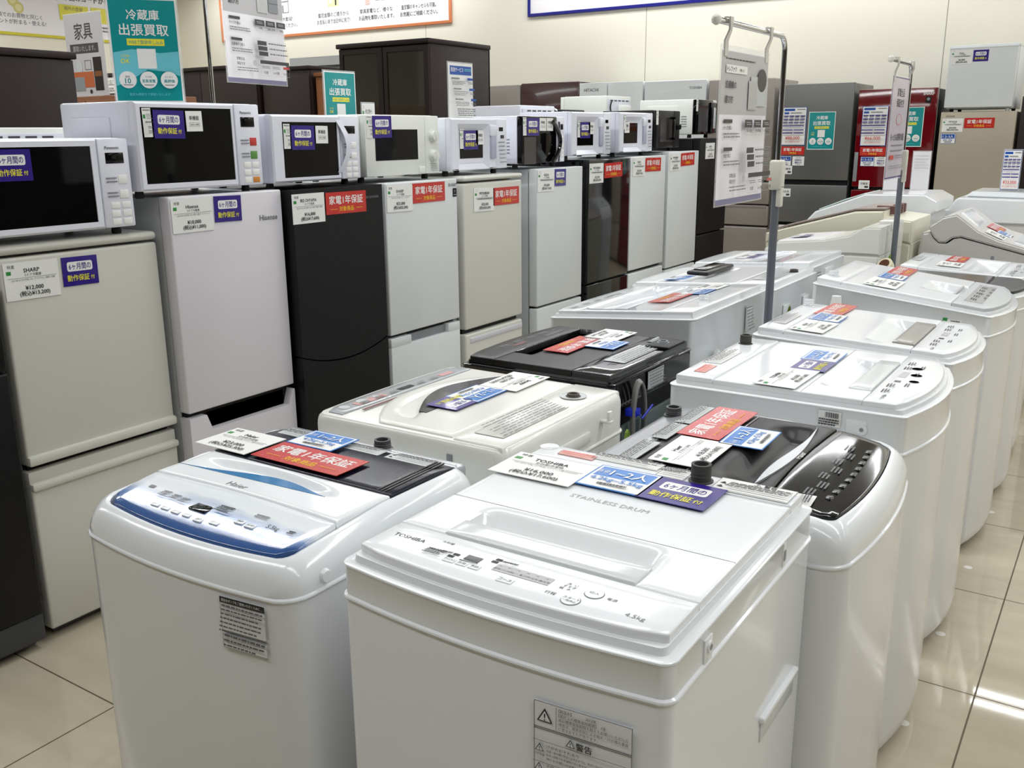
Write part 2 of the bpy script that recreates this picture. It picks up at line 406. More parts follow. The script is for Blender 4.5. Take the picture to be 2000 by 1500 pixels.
def tag_card(w=.03, h=.085):
    c = Card(w, h)
    c.rect(.06*w, .22*h, .32*w, .36*h, GREEN); c.lines(.1*w, .05*h, .9*w, .1*h, 1, INKG, .8, 3); c.lines(.4*w, .2*h, .95*w, .4*h, 4, INKG, .4, 5)
    c.lines(.1*w, .46*h, .95*w, .52*h, 1, INK, .7, 2); c.lines(.3*w, .62*h, .7*w, .72*h, 2, INK, .6, 8)
    for i in range(10): c.rect((.25+.055*i)*w, .75*h, (.25+.055*i+(.02, .035)[i % 2])*w, .88*h, INK)
    return c.mesh('price_tag'), (w, h)
def notice(w=.04, h=.035):
    c = Card(w, h, LABELW, .0006); c.lines(.05*w, .06*h, .95*w, .95*h, 5, INKG, .5, 11)
    return c.mesh('notice_label'), (w, h)
def bar_label(w=.05, h=.035, green=False):
    c = Card(w, h, LABELW, .0006)
    if green: c.rect(-.2*w, -.1*h, .1*w, .35*h, GREEN)
    for i in range(12): c.rect((.3+.05*i)*w, .08*h, (.3+.05*i+(.018, .034)[i % 2])*w, .42*h, INK)
    c.lines(.05*w, .5*h, .95*w, .95*h, 3, INK, .55, 4)
    return c.mesh('barcode_label'), (w, h)
def text_label(w, h, n, seed=1, m=LABELW, ink=FINE, head=None, tri=False, bar=None, red=False, fill=.42):
    c = Card(w, h, m, .0006); c.outline(0, 0, w, h, FINE, .0006); y = .04*h
    if bar: c.rect(0, 0, w, bar[1]*h, INK); c.txt(bar[0], .5*w, bar[1]*h/2, bar[1]*h*.55, PAPER, wmax=.92*w); y = (bar[1]+.05)*h
    if head: c.txt(head, .6*w, .13*h, .2*h, INK, bold=True); y = .28*h
    if tri:
        for k in range(2): c.poly([(.04*w, (.34+.3*k)*h+.12*h), (.13*w, (.34+.3*k)*h+.12*h), (.085*w, (.32+.3*k)*h)], INK)
    c.lines((.17 if tri else .04)*w, y, .97*w, .97*h, n, ink, fill, seed)
    if red: c.lines(.04*w, .74*h, .8*w, .97*h, 2, INKR, .5, seed+1)
    return c.mesh('caution_label'), (w, h)
def teal_poster(w, h, small=False):
    c = Card(w, h, PAPER, .002); X = lambda a: a*w; Y = lambda a: a*h
    c.rect(X(.025), Y(.018), X(.975), Y(.982), TEAL)
    c.txt('冷蔵庫', X(.5), Y(.16), .105*h, PAPER, wmax=.54*w, bold=True); c.txt('出張買取', X(.5), Y(.3), .12*h, PAPER, wmax=.78*w, bold=True)
    c.rect(X(.24), Y(.385), X(.78), Y(.45), YEL); c.txt('WEBで簡単申し込み', X(.51), Y(.418), .045*h, TEAL, wmax=.5*w)
    c.poly([(X(.03), Y(.52)), (X(.3), Y(.485)), (X(.7), Y(.52)), (X(.97), Y(.5)), (X(.97), Y(.74)), (X(.8), Y(.7)), (X(.5), Y(.68)), (X(.2), Y(.8)), (X(.03), Y(.84))], TEALL if not small else TEAL)
    c.txt('OK', X(.19), Y(.6), .06*h, YEL, bold=True); c.txt('土日祝', X(.19), Y(.55), .03*h, YEL)
    c.rect(X(.37), Y(.48), X(.64), Y(.67), PAPER)
    for cx, a, b in ((.2, '10', '最短'), (.5, '家具/家電', 'その他'), (.8, '高評価', 'まとめて')):
        c.disc(X(cx), Y(.78), .125*w, PAPER, 28); c.txt(a, X(cx), Y(.79), (.07 if a == '10' else .035)*h, TEAL, wmax=.19*w, bold=True); c.txt(b, X(cx), Y(.75), .022*h, INKG); c.lines(X(cx-.07), Y(.825), X(cx+.07), Y(.835), 1, INKG, .8)
    c.txt('査定も間取りで買取いたします', X(.5), Y(.92), .028*h, TEALL, wmax=.62*w)
    return c.mesh('poster')
def guide_sheet(w, h, what):
    """tall hanging guide: grey photo panel above, tables below"""
    c = Card(w, h, CLEAR, .0015); X = lambda a: a*w; Y = lambda a: a*h
    c.rect(X(.02), Y(.03), X(.98), Y(.985), BANN); c.rect(X(.02), Y(.035), X(.98), Y(.42), LGP); c.rect(X(.02), Y(.955), X(.98), Y(.99), mat('lavender_edge', (130, 126, 156), .4))
    c.lines(X(.1), Y(.075), X(.68), Y(.085), 1, DKINK, .8); c.rect(X(.1), Y(.115), X(.52), Y(.165), PAPER)
    c.txt('トレファク', X(.21), Y(.14), .036*h, INK, wmax=.2*w, bold=True); c.txt('が教える!', X(.41), Y(.142), .022*h, DKINK, wmax=.17*w)
    c.txt(what+'の', X(.1), Y(.235), .05*h, DKINK, 'l', wmax=.42*w, bold=True); c.txt('選び方', X(.1), Y(.325), .05*h, DKINK, 'l', wmax=.34*w, bold=True)
    if what == '洗濯機':
        c.rect(X(.6), Y(.17), X(.94), Y(.36), GREYL); c.rect(X(.56), Y(.2), X(.74), Y(.385), SILVER); c.disc(X(.84), Y(.19), .1*w, DKINK, 30, .075*h)
    else:
        c.rect(X(.55), Y(.12), X(.72), Y(.385), SILVER); c.rect(X(.74), Y(.11), X(.9), Y(.37), GREYM); c.rect(X(.55), Y(.21), X(.72), Y(.215), INKG); c.rect(X(.74), Y(.21), X(.9), Y(.214), DKINK); c.rect(X(.74), Y(.29), X(.9), Y(.294), DKINK)
    for y, t, n in ((.45, 'サイズで選ぶ', 3), (.625, '設置場所で選ぶ' if what != '洗濯機' else '性能で選ぶ', 2)):
        c.rect(X(.09), Y(y), X(.26), Y(y+.022), DKINK); c.txt(t, X(.09), Y(y+.052), .026*h, DKINK, 'l', wmax=.38*w, bold=True); c.lines(X(.09), Y(y+.085), X(.4), Y(y+.125), 2, INKG, .4)
    q = (('4.2~5.5kg', '6.0~8.0kg', '8.5kg以上') if what == '洗濯機' else ('~199L', '200L~399L', '400L~'))
    for i in range(3):
        x = .47+.165*i; c.rect(X(x), Y(.45), X(x+.155), Y(.5), DKINK); c.lines(X(x+.03), Y(.465), X(x+.12), Y(.49), 2, LGP, .45); c.txt(q[i], X(x+.078), Y(.522), .026*h, DKINK, wmax=.14*w, bold=True); c.outline(X(x), Y(.5), X(x+.155), Y(.55), LGP)
    for i in range(3):
        y = .63+.045*i; c.rect(X(.45), Y(y), X(.6), Y(y+.036), DKINK); c.lines(X(.63), Y(y+.01), X(.93), Y(y+.028), 1, INKG, .7, i); c.outline(X(.6), Y(y), X(.95), Y(y+.036), LGP)
    c.txt('家電全品', X(.08), Y(.8), .028*h, DKINK, 'l', wmax=.24*w, bold=True); c.txt('保証付き', X(.08), Y(.838), .028*h, DKINK, 'l', wmax=.24*w, bold=True); c.disc(X(.36), Y(.825), .03*w, LGP); c.lines(X(.08), Y(.87), X(.4), Y(.91), 2, INKG, .4)
    c.rect(X(.44), Y(.795), X(.93), Y(.825), DKINK); c.outline(X(.44), Y(.83), X(.93), Y(.925), LGP)
    for i, t in enumerate(('7日間', '6ヶ月間', '12ヶ月間')): c.txt(t, X(.52+.165*i), Y(.9), .026*h, DKINK, wmax=.13*w, bold=True); c.lines(X(.46+.165*i), Y(.845), X(.58+.165*i), Y(.87), 2, INKG, .4)
    c.rect(X(.79), Y(.84), X(.89), Y(.858), RED)
    return c.mesh('sign_sheet')
def feature_sheet(w, h):
    c = Card(w, h, CLEAR, .0015); X = lambda a: a*w; Y = lambda a: a*h
    edge = mat('violet_edge', (66, 50, 120), .35)
    c.rect(X(.02), Y(.02), X(.98), Y(.985), edge); c.rect(X(.04), Y(.03), X(.96), Y(.97), mat('pale_violet_sheet', (206, 198, 210), .3, coat=.3))
    for i, t in enumerate(('家電全品', '保証付き')): c.txt(t, X(.5), Y(.16+.1*i), .085*h, INK, wmax=.66*w, bold=True)
    c.disc(X(.5), Y(.42), .15*w, INKR, 26, .055*h); c.disc(X(.5), Y(.42), .135*w, mat('pale_violet_sheet', (206, 198, 210)), 26, .05*h)
    c.txt('もっともお買得な保証', X(.5), Y(.585), .09*w, DKINK, wmax=.7*w, bold=True)
    c.lines(X(.2), Y(.66), X(.8), Y(.675), 1, INKG, .8); c.lines(X(.18), Y(.71), X(.82), Y(.725), 1, INKG, .8); c.rect(X(.15), Y(.76), X(.35), Y(.8), INKR); c.lines(X(.4), Y(.76), X(.8), Y(.8), 2, INKG, .45); c.lines(X(.12), Y(.86), X(.8), Y(.9), 2, INKG, .3)
    return c.mesh('sign_sheet')
def spec_sheet(price, base, w=.2, h=.31):
    c = Card(w, h, FBLUE, .0015); X = lambda a: a*w; Y = lambda a: a*h
    c.rect(X(.02), Y(.012), X(.98), Y(.988), PAPER)
    c.rect(X(.06), Y(.04), X(.5), Y(.1), FBLUE); c.lines(X(.6), Y(.05), X(.94), Y(.08), 1, INKG, .8); c.rect(X(.06), Y(.13), X(.26), Y(.18), FBLUE); c.lines(X(.32), Y(.14), X(.8), Y(.17), 1, INKG, .8)
    for i in range(3):
        for k in range(4): c.rect(X(.05+.235*k), Y(.22+.085*i), X(.05+.235*k+.2), Y(.245+.085*i), PURP); c.lines(X(.06+.235*k), Y(.258+.085*i), X(.22+.235*k), Y(.285+.085*i), 1, INKG, .7, i*4+k)
    c.rect(X(.05), Y(.475), X(.95), Y(.5), PURP)
    for i in range(2): c.rect(X(.05), Y(.585+.08*i), X(.5), Y(.61+.08*i), PURP); c.rect(X(.53), Y(.585+.08*i), X(.95), Y(.61+.08*i), PURP)
    c.txt(price, X(.5), Y(.81), .12*h, INKR, wmax=.76*w, bold=True); c.txt('(税込価格 '+base+')', X(.5), Y(.915), .05*h, INKR, wmax=.84*w)
    return c.mesh('price_sheet'), (w, h)

RC, PC, SC, TC, NL = red_card(), purple_card(), single_card(), tag_card(), notice()
PEO, BL = people_card(), bar_label()
FARP = [price_card(b, k, '', p, t, far=True) for b, k, p, t in (('MITSUBISHI', '2ドア冷蔵庫', '¥22,000', '¥24,200'), ('AQUA', '2ドア冷蔵庫', '¥16,000', '¥17,600'))]
# ---------------------------------------------------------------- appliance builders
def outline(W, D, r, bul, ins=0, n=5):
    """plan loop: front (y=0) bowed by bul, mirrored left/right; starts front centre, runs right"""
    a, b, d = W/2, ins, D-ins; hw = W/2-ins; r = max(.003, min(r-ins*.6, hw*.45)); ch = []
    for i in range(n+1):
        q = (hw-r)*i/n; ch.append((a+q, b-bul*(1-(q/(W/2))**2)))
    yb = ch[-1][1]
    for i in range(1, n+1):
        t = pi/2*i/n; ch.append((a+hw-r+r*sin(t), yb+r-r*cos(t)))
    ch.append((a+hw, (yb+d)/2))
    for i in range(0, n+1):
        t = pi/2*i/n; ch.append((a+hw-r+r*cos(t), d-r+r*sin(t)))
    ch.append((a, d))
    return ch+[(W-x, y) for x, y in ch[-2:0:-1]]

def place(o, x, y, rot):
    o.location = (x, y, 0); o.rotation_euler = (0, 0, R(rot))

def washer(label, W, D, zf, seam, levels, x, y, rot, r=.035, bul=.02, body=WHITE, top=WHITE, foot=RUBBER, steel=False, plinth=None):
    """levels: (drop below the top surface, inset) from the seam up to the deck"""
    t = thing('washing_machine', label, 'washing machine'); place(t, x, y, rot)
    m = MB(); m.loft([[(*p, z) for p in outline(W, D, r, bul, i)] for z, i in ((.035, .012), (.05, .004), (.08, 0), (seam-.012, 0), (seam+.001, .0))], body, True, True)
    m.build('body', t)
    m = MB(); L = [[(*p, seam-.0015) for p in outline(W, D, r, bul, .003)], [(*p, seam-.001) for p in outline(W, D, r, bul, -.002)], [(*p, seam+.002) for p in outline(W, D, r, bul, -.0035)], [(*p, seam+.0045) for p in outline(W, D, r, bul, -.0028)], [(*p, seam+.0065) for p in outline(W, D, r, bul, .0006)]]
    for dz, i in levels: L.append([(p[0], p[1], zf(p[1])-dz) for p in outline(W, D, r, bul, i)])
    m.loft(L, top, True, False, pair=True); m.build('top_frame', t)
    for fx in (.06, W-.06):
        for fy in (.06, D-.06):
            f = MB(); f.lathe([(.022, 0), (.024, .02), (.016, .036)], (fx, fy, 0), foot, 14); f.build('foot', t)
    return t

def inlet(t, x, y, z, m=INLET, h=.022, r=.017, cup=None):
    b = MB(); b.lathe([(r*1.25, -.002), (r*1.25, .002), (r, .003), (r, h*.3), (r*1.06, h*.34), (r, h*.4), (r, h*.5), (r*1.06, h*.55), (r, h*.62), (r, h), (r*.72, h), (r*.66, h-.008)], (x, y, z), m, 22)
    o = b.build('water_inlet', t)
    c = MB(); c.lathe([(r*.64, 0), (r*.5, .002)], (x, y, z+h-.009), cup or INBLUE, 14); c.build('inlet_filter', o)
    return o

def smooth(a, b, x):
    t = max(0, min(1, (x-a)/(b-a))); return t*t*(3-2*t)
def bowl(x, y, x0, x1, y0, y1, s):
    return smooth(x0, x0+s, x)*(1-smooth(x1-s, x1, x))*smooth(y0, y0+s, y)*(1-smooth(y1-s, y1, y))

def buttons(t, parent, lst, zf, m=WHITE, ink=INK):
    for (x, y, w, d, s) in lst:
        b = MB(); b.box(x-w/2, x+w/2, y-d/2, y+d/2, zf(y)-.003, zf(y)+.0016, m, .0015, 2)
        if s:
            k = Card(.001, .001); k.b = MB(); k.b.fix = False; k.txt(s, 0, 0, d*.55, ink, wmax=w*.85)
            b.add([(x+p[0], y+p[1], zf(y)+.0018) for p in k.b.v], k.b.f, ink)
        b.build('button', parent)

def prints(mb, items, zf):
    """lettering printed straight onto a panel: (text, x, y, size, material, align)"""
    for it in items:
        s, x, y, size, m = it[:5]; al = it[5] if len(it) > 5 else 'l'; rot = it[6] if len(it) > 6 else 0
        k = Card(.001, .001); k.b = MB(); k.b.fix = False
        if s == '#': k.rect(-size[0]/2, -size[1]/2, size[0]/2, size[1]/2, m)
        elif s == '=': k.lines(0, 0, size[0], size[1], size[2], m, .5, int(abs(x*y)*1e5) % 97)
        else: k.txt(s, 0, 0, size, m, al)
        ca, sa = cos(R(rot)), sin(R(rot))
        mb.add([(x+p[0]*ca-p[1]*sa, y+p[0]*sa+p[1]*ca, zf(y+p[0]*sa+p[1]*ca)+.0004+(p[2]-.0012)*.6) for p in k.b.v], k.b.f, m)

def flat_top(label, W, D, zt, zb, seam, x, y, rot, bul, pan, lid, pocket, flap, rim=.016, lidm=WHITE, flapm=OFFW, panm=WHITE, body=WHITE, topm=WHITE, hook=None, fold=None):
    """square-lidded top loader: raised control panel, folding lid with a handle pocket and flap, back strip"""
    zf = lambda q: zt+(zb-zt)*q/D
    t = washer(label, W, D, zf, seam, [(.028, .0006), (.0245, -.0015), (.0225, -.001), (.0215, .002), (.0215, .0125), (.012, .0145), (.012, .03), (.05, .0305)], x, y, rot, .02, bul, body, topm)
    fb = lambda q: rim+.006-bul*(1-((q-W/2)/(W/2))**2)+max(0, .009-min(q-rim, W-rim-q))*.9
    m = MB(); m.hf(rim, W-rim, fb, pan, zf, panm, 12, 4, .0035, .014); cp = m
    if hook: hook(cp, zf)
    P = cp.build('control_panel', t)
    fun = None
    if pocket:
        px0, px1, py0, py1, dep = pocket
        fun = lambda a, b: -dep*bowl(a, b, px0, px1, flap[2]-.03 if flap else py0, py1, .02)*(1-.75*smooth(py0, py1, b))
    m = MB(); m.hf(rim, W-rim, pan+.002, lid-.0015, zf, lidm, 46, 34, .0035, .014, fun)
    if fold: m.box(rim+.002, W-rim-.002, fold-.0006, fold+.0006, zf(fold)-.001, zf(fold)+.0003, INKG)
    Ld = m.build('lid', t)
    if flap:
        m = MB(); m.hf(flap[0], flap[1], flap[2]+.001, flap[3], lambda q: zf(q)+.0022, flapm, 6, 4, .003, .006); m.build('lid_handle', Ld)
    m = MB(); m.hf(rim, W-rim, lid+.0015, D-.014, lambda q: zf(q)+.001, topm, 6, 4, .0035, .015); m.build('back_strip', t)
    return t, zf, P, Ld

# ---- refrigerators: local x along the front, y into the body, front at y=0
def fridge(label, W, H, split, x, y, rot, m=FRID, depth=.55, cap=0, doors=None, side=None, door_t=.05, style='plain', gap=.012, group=None, r=.01, gapm=BLACKM, name='refrigerator', z0=.035, inset=0):
    t = thing(name, label, 'refrigerator', group=group); place(t, x, y, rot)
    side = side or m
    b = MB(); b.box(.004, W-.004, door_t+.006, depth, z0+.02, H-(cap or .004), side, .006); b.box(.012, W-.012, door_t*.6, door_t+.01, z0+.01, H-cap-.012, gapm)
    b.build('cabinet', t)
    k = MB(); k.box(.02, W-.02, door_t*.7, door_t+.05, .012, z0+.03, GREYD); k.build('kick_plate', t)
    for fx in (.06, W-.06):
        for fy in (.09, depth-.06):
            f = MB(); f.lathe([(.02, 0), (.022, .012), (.014, z0+.025)], (fx, fy, 0), RUBBER, 12); f.build('foot', t)
    if cap:
        c = MB(); c.box(-.002, W+.002, -.004, depth, H-cap+.004, H, m, .012, 3); c.build('top_cap', t)
    D = []
    zs = [z0]+list(split)+[H-cap]
    for i in range(len(zs)-1):
        a = zs[i]+(gap/2 if i else 0); e = zs[i+1]-(gap/2 if i < len(zs)-2 else (.004 if cap else 0))
        d = MB()
        if doors and doors.get(i): doors[i](d, a, e)
        else: d.box(0, W, 0, door_t, a, e, m, r, 3)
        D.append(d.build('freezer_door' if i == 0 and len(zs) > 2 and len(zs) < 4 else 'door' if i == len(zs)-2 else 'drawer', t))
    return t, D

def logo(t, s, x, z, size, m=INKG, y=-.0008, name='badge'):
    k = Card(.001, .001); k.b = MB(); k.b.fix = False; k.txt(s, 0, 0, size, m, 'c', None, True)
    return link(name, k.b.mesh(name), t, Matrix.Translation((x, y, z)) @ FRONT)

# ---- microwaves
def frame(mb, x0, x1, z0, z1, ix0, ix1, iz0, iz1, yf, yi, m, yb=None, soft=0):
    """door frame with an opening that runs back from yf to yi"""
    o = [(x0, yf, z0), (x1, yf, z0), (x1, yf, z1), (x0, yf, z1)]
    i1 = [(ix0, yf, iz0), (ix1, yf, iz0), (ix1, yf, iz1), (ix0, yf, iz1)]
    s = soft
    i2 = [(ix0+s, yi, iz0+s), (ix1-s, yi, iz0+s), (ix1-s, yi, iz1-s), (ix0+s, yi, iz1-s)]
    yb = yb if yb is not None else yf+.03
    B = [(p[0], yb, p[2]) for p in o]
    e = .006; O = [(p[0]+(e if k in (0, 3) else -e), yf, p[2]+(e if k < 2 else -e)) for k, p in enumerate(o)]
    o2 = [(p[0], yf+e, p[2]) for p in o]
    for A, C2 in ((B, o2), (o2, O), (O, i1), (i1, i2)):
        mb.add(A+C2, [(k, (k+1) % 4, 4+(k+1) % 4, 4+k) for k in range(4)], m)

def microwave(label, W, H, D, x, y, z, rot, m=MWW, style='flat', win=None, pan=.8, z0=.0, group=None, name='microwave_oven', dark_frame=None):
    t = thing(name, label, 'microwave', (0, 0, 0)); t.location = (x, y, z); t.rotation_euler = (0, 0, R(rot))
    fh = .022
    if group: t['group'] = group
    b = MB(); b.box(0, W, .028, D, fh, H, m, .008, 2)
    b.box(.03, W-.03, D-.001, D+.004, fh+.03, H-.03, m, .002)
    o = b.build('body', t)
    s = MB()
    for k in range(5): s.box(-.001, .002, .07, .11, fh+.05+.016*k, fh+.056+.016*k, GREYM)
    s.build('side_vent', o)
    s = MB(); s.box(-.004, .002, D*.32, D*.86, H*.42, H*.84, m, .003, 2); s.build('side_panel', o)
    for fx in (.03, W-.03):
        for fy in (.06, D-.05):
            f = MB(); f.lathe([(.013, 0), (.015, .006), (.012, fh+.003)], (fx, fy, 0), RUBBER, 12); f.build('foot', t)
    px = W*pan
    d = MB()
    x0, x1, a, e = win
    if style == 'flat':
        frame(d, 0, px-.001, fh+.002, H-.002, x0, x1, a, e, 0, .004, m, .028)
        do = d.build('door', t)
        g = MB(); g.box(x0-.002, x1+.002, .003, .006, a-.002, e+.002, BLKGLASS); g.build('window', do)
    elif style == 'deep':
        frame(d, 0, px-.001, fh+.002, H-.002, x0-.035, x1+.032, a-.05, e+.035, 0, .02, m, .028, .03)
        do = d.build('door', t)
        g = MB(); g.box(x0-.01, x1+.01, .017, .021, a-.022, e+.008, m); g.box(x0, x1, .0155, .0175, a, e, BLKGLASS); g.build('window', do)
        h = MB(); h.box(x1+.036, px-.012, -.010, .004, a-.005, e-.015, mat('lilac_grey_recess', (176, 176, 196), .3), .005, 2); h.box(x1+.03, px-.006, -.012, .002, e-.02, e+.03, m, .006, 2)
        h.build('door_handle', do)
    elif style == 'plain':
        d.box(0, px-.001, 0, .027, fh+.002, H-.002, m, .004, 2); do = d.build('door', t)
        g = MB(); g.box(x0, x1, -.0012, .002, a, e, BLKGLASS); g.build('window', do)
    elif style == 'dark':
        d.box(0, px-.001, 0, .027, fh+.002, H-.002, dark_frame or BLKGLASS, .004, 2); do = d.build('door', t)
        g = MB(); g.box(x0, x1, -.001, .002, a, e, SMOKE); g.build('window', do)
    p = MB(); p.box(px, W, 0, .028, fh+.002, H-.002, m, .005, 2); P = p.build('control_panel', t)
    return t, do, P

def panel_bits(P, x0, x1, H, brand=None, colours=True, rows=3):
    w = x1-x0
    d = MB(); d.box(x0+.18*w, x1-.2*w, -.0012, .002, H*.74, H*.85, BLKGLASS, .001); d.build('display', P)
    if brand: logo(P, brand, x0+.42*w, H*.9, .012, INK)
    for i in range(2):
        b = MB(); b.box(x1-.46*w, x1-.16*w, -.002, .002, H*(.53-.15*i), H*(.62-.15*i), (INKR, PGRN)[i] if colours else PAPER, .0015)
        b.build('button', P, label=None)
        k = Card(.001, .001); k.b = MB(); k.b.fix = False; k.lines(0, 0, .36*w, .02, 2, INKG, .45, i); link('button_caption', k.b.mesh('button_caption'), P, Matrix.Translation((x0+.12*w, -.0006, H*(.6-.15*i))) @ FRONT)
    for i in range(rows):
        for j in range(2):
            b = MB(); last = i == rows-1 and j == 1 and colours
            b.box(x0+(.2+.38*j)*w, x0+(.5+.38*j)*w, -.0015, .002, H*(.28-.085*i), H*(.345-.085*i), ORG if last else PAPER, .001); b.build('button', P)

def dial(P, x, z, r, m):
    k = MB(); k.cyl((x, 0, z), (x, -.006, z), r*1.12, r*1.12, m, 26); k.cyl((x, -.006, z), (x, -.022, z), r, r*.9, m, 26); k.box(x-.004, x+.004, -.026, -.018, z-r*.8, z+r*.8, m, .002); k.build('dial', P)

def tags(t, lst):
    for me, c in lst: put(me[0], me[1], me[0].name.split('.')[0], t, c, FRONT, random.uniform(-1, 1))
SIDE = Matrix(((0, 0, -1, 0), (-1, 0, 0, 0), (0, 1, 0, 0), (0, 0, 0, 1)))
# ---------------------------------------------------------------- the room
def struct(name, b, **k):
    o = b.build(name); o['kind'] = 'structure'; return o
X0, X1, Y0, Y1 = -11.3, 8.0, -7.0, 8.95
b = MB(); b.box(X0-.2, X1+.2, Y0-.2, Y1+.2, -.1, 0, floor_mat()); struct('floor', b)
b = MB(); b.box(X0-.2, X1+.2, Y0-.2, Y1+.2, CEIL, CEIL+.1, mat('white_ceiling_board', (168, 167, 163), .7)); struct('ceiling', b)
WM = wall_mat()
b = MB(); b.box(X0, X1, Y1, Y1+.12, 0, CEIL, WM); struct('wall_back', b)
b = MB(); b.box(X0-.12, X0, Y0, Y1, 0, CEIL, WM); struct('wall_left', b)
WM2 = mat('far_store_wall', (104, 98, 90), .6)
b = MB(); b.box(X1, X1+.12, Y0, Y1, 0, CEIL, WM2); struct('wall_right', b)
b = MB(); b.box(X0, X1, Y0-.12, Y0, 0, CEIL, WM2); struct('wall_front', b)
b = MB(); b.box(X0, X1, Y1-.012, Y1, 0, .08, GREYM); struct('baseboard_back', b)

# ---------------------------------------------------------------- fridges along the left aisle (fronts face +x)
def swoop(d, a, e, W, up):
    """door whose lower (up=False) or upper edge follows a shallow arc"""
    n = 12; L = []
    for i in range(n+1):
        t = i/n; q = .012-.045*(4*t*(1-t))
        L.append((t*W, q))
    for y0, y1 in ((0, .05),):
        if up: f = [(x, a) for x, _ in L]+[(x, e+q-.012) for x, q in L[::-1]]
        else: f = [(x, a+q-.012+.006) for x, q in L]+[(x, e) for x, _ in L[::-1]]
        k = len(f); vs = [(x, y0, z) for x, z in f]+[(x, y1, z) for x, z in f]
        fs = [tuple(range(k)), tuple(range(2*k-1, k-1, -1))]+[(i, (i+1) % k, k+(i+1) % k, k+i) for i in range(k)]
        d.add(vs, fs, BLACKM)
def cards(t, Yo, lst):
    for me, yy, z in lst: put(me[0], me[1], me[0].name.split('.')[0], t, (yy-Yo, -.0014, z), FRONT, random.uniform(-1.2, 1.2))
def notch(d, a, e, W, x0, x1, dep, m, inner):
    d.prism([(0, 0)]*0 or [(0, a), (.05, a), (.05, e), (0, e)], 0, W, m) if False else None
    n = [(0, a), (W, a), (W, e), (x1+.02, e), (x1, e-dep), (x0, e-dep), (x0-.02, e), (0, e)]
    vs = [(x, 0, z) for x, z in n]+[(x, .05, z) for x, z in n]; k = len(n)
    d.add(vs, [(0, 1, 2, 3, 4), (0, 4, 5, 6, 7)]+[(i, (i+1) % k, k+(i+1) % k, k+i) for i in range(k)], m)
    d.box(x0, x1, .03, .048, e-dep-.002, e, inner)

# two-door ivory fridge nearest the camera
def ledge(d, a, e, W, top):
    z = a if top else e
    d.box(0, W, 0, .05, a+(.016 if top else 0), e-(0 if top else .034), FRIDB, .008, 3)
    if top: d.box(-.001, W+.001, -.014, .05, a, a+.03, FRIDB, .008, 2)
    else: d.box(-.001, W+.001, .006, .05, e-.04, e, FRIDB, .006, 2); d.box(-.001, W+.001, -.012, .05, e-.058, e-.034, FRIDB, .008, 2)
t, D = fridge('ivory two-door refrigerator with long ledge handles, nearest the cloud-print washing machine', .507, 1.192, [.548], -2.58, 1.377, 90, FRIDB, .52, cap=.03, side=GREYL, gap=.02,
    doors={0: lambda d, a, e: ledge(d, a, e, .507, False), 1: lambda d, a, e: ledge(d, a, e, .507, True)})
P1 = price_card('SHARP', '2ドア冷蔵庫', 'SJ-D14B-W 2016年製 137L プラズマなし 霜取り自動', '¥12,000', '¥13,200')
cards(t, 1.377, [(P1, 1.465, 1.092), (PC, 1.613, 1.1)])
# pearl white fridge with black handle groove
t, D = fridge('pearl white refrigerator with black angled handle groove between its doors', .472, 1.296, [.58], -2.53, 1.905, 90, FRIDP, .52, side=GREYL, gap=.018,
    doors={0: lambda d, a, e: notch(d, a, e, .472, .09, .44, .055, FRIDP, BLACKM)}, r=.006)
P2 = price_card('Hisense', '2ドア冷蔵庫', 'HR-D1302 2020年製 130L 右開き 霜取り ガラストップ', '¥10,000', '¥11,000')
cards(t, 1.905, [(P2, 1.991, 1.234), (PC, 2.135, 1.246)]); logo(t, 'Hisense', .405, 1.205, .026, INKG)
# matte black fridge with curved gap
t, D = fridge('matte black refrigerator with a curved gap above its freezer door', .478, 1.292, [.685], -2.49, 2.39, 90, BLACKM, .52, gap=.0,
    doors={0: lambda d, a, e: swoop(d, a, e, .478, True), 1: lambda d, a, e: swoop(d, a, e, .478, False)})
P3 = price_card('IRIS OHYAMA', '2ドア冷蔵庫', 'IRSD-14A-B 2019年製 142L 右開き 霜取り自動', '¥16,000', '¥17,600')
cards(t, 2.39, [(P3, 2.465, 1.226), (RC, 2.661, 1.235)]); logo(t, 'IRIS OHYAMA', .415, 1.247, .013, INKG, -.0006)
# white fridge with recessed grey pocket handle
def pocket_door(d, a, e, W, x0, x1):
    d.box(0, W, 0, .05, a, e-.036, FRID, .004, 2); d.box(0, x0, 0, .05, e-.038, e, FRID, .003); d.box(x1, W, 0, .05, e-.038, e, FRID, .003); d.box(x0, x1, .02, .05, e-.038, e-.002, GREYM)
t, D = fridge('white refrigerator with recessed grey pocket handle and black square badge', .475, 1.294, [.672], -2.49, 2.888, 90, FRID, .52, side=GREYL, gap=.014,
    doors={0: lambda d, a, e: pocket_door(d, a, e, .475, .13, .39)}, r=.006)
P4 = price_card('SHARP', '2ドア冷蔵庫', 'SJ-GD14D 2018年製 137L どっちもドア', '¥23,000', '¥25,300')
cards(t, 2.888, [(P4, 2.973, 1.231), (RC, 3.163, 1.245)]); logo(t, 'SHARP', .44, 1.268, .02, INKG); c = Card(.026, .036, BLACKM, .0008); c.txt('7', .013, .014, .014, GREYL, bold=True); c.lines(.004, .026, .022, .03, 1, GREYL, .7); put(c.mesh('badge'), (.026, .036), 'badge', t, (.455, -.001, 1.235))
# ivory fridge with rounded cap
t, D = fridge('pale grey refrigerator with rounded overhanging cap, fifth along the aisle', .478, 1.298, [.6], -2.49, 3.408, 90, FRIDB, .52, cap=.026, side=GREYL, gap=.022)
cards(t, 3.408, [(FARP[0], 3.565, 1.191), (RC, 3.747, 1.198)])
h = MB(); h.box(.03, .47, -.004, .012, .545, .57, mat('lilac_trim', (206, 204, 212), .3), .004); h.build('door_handle', D[0])
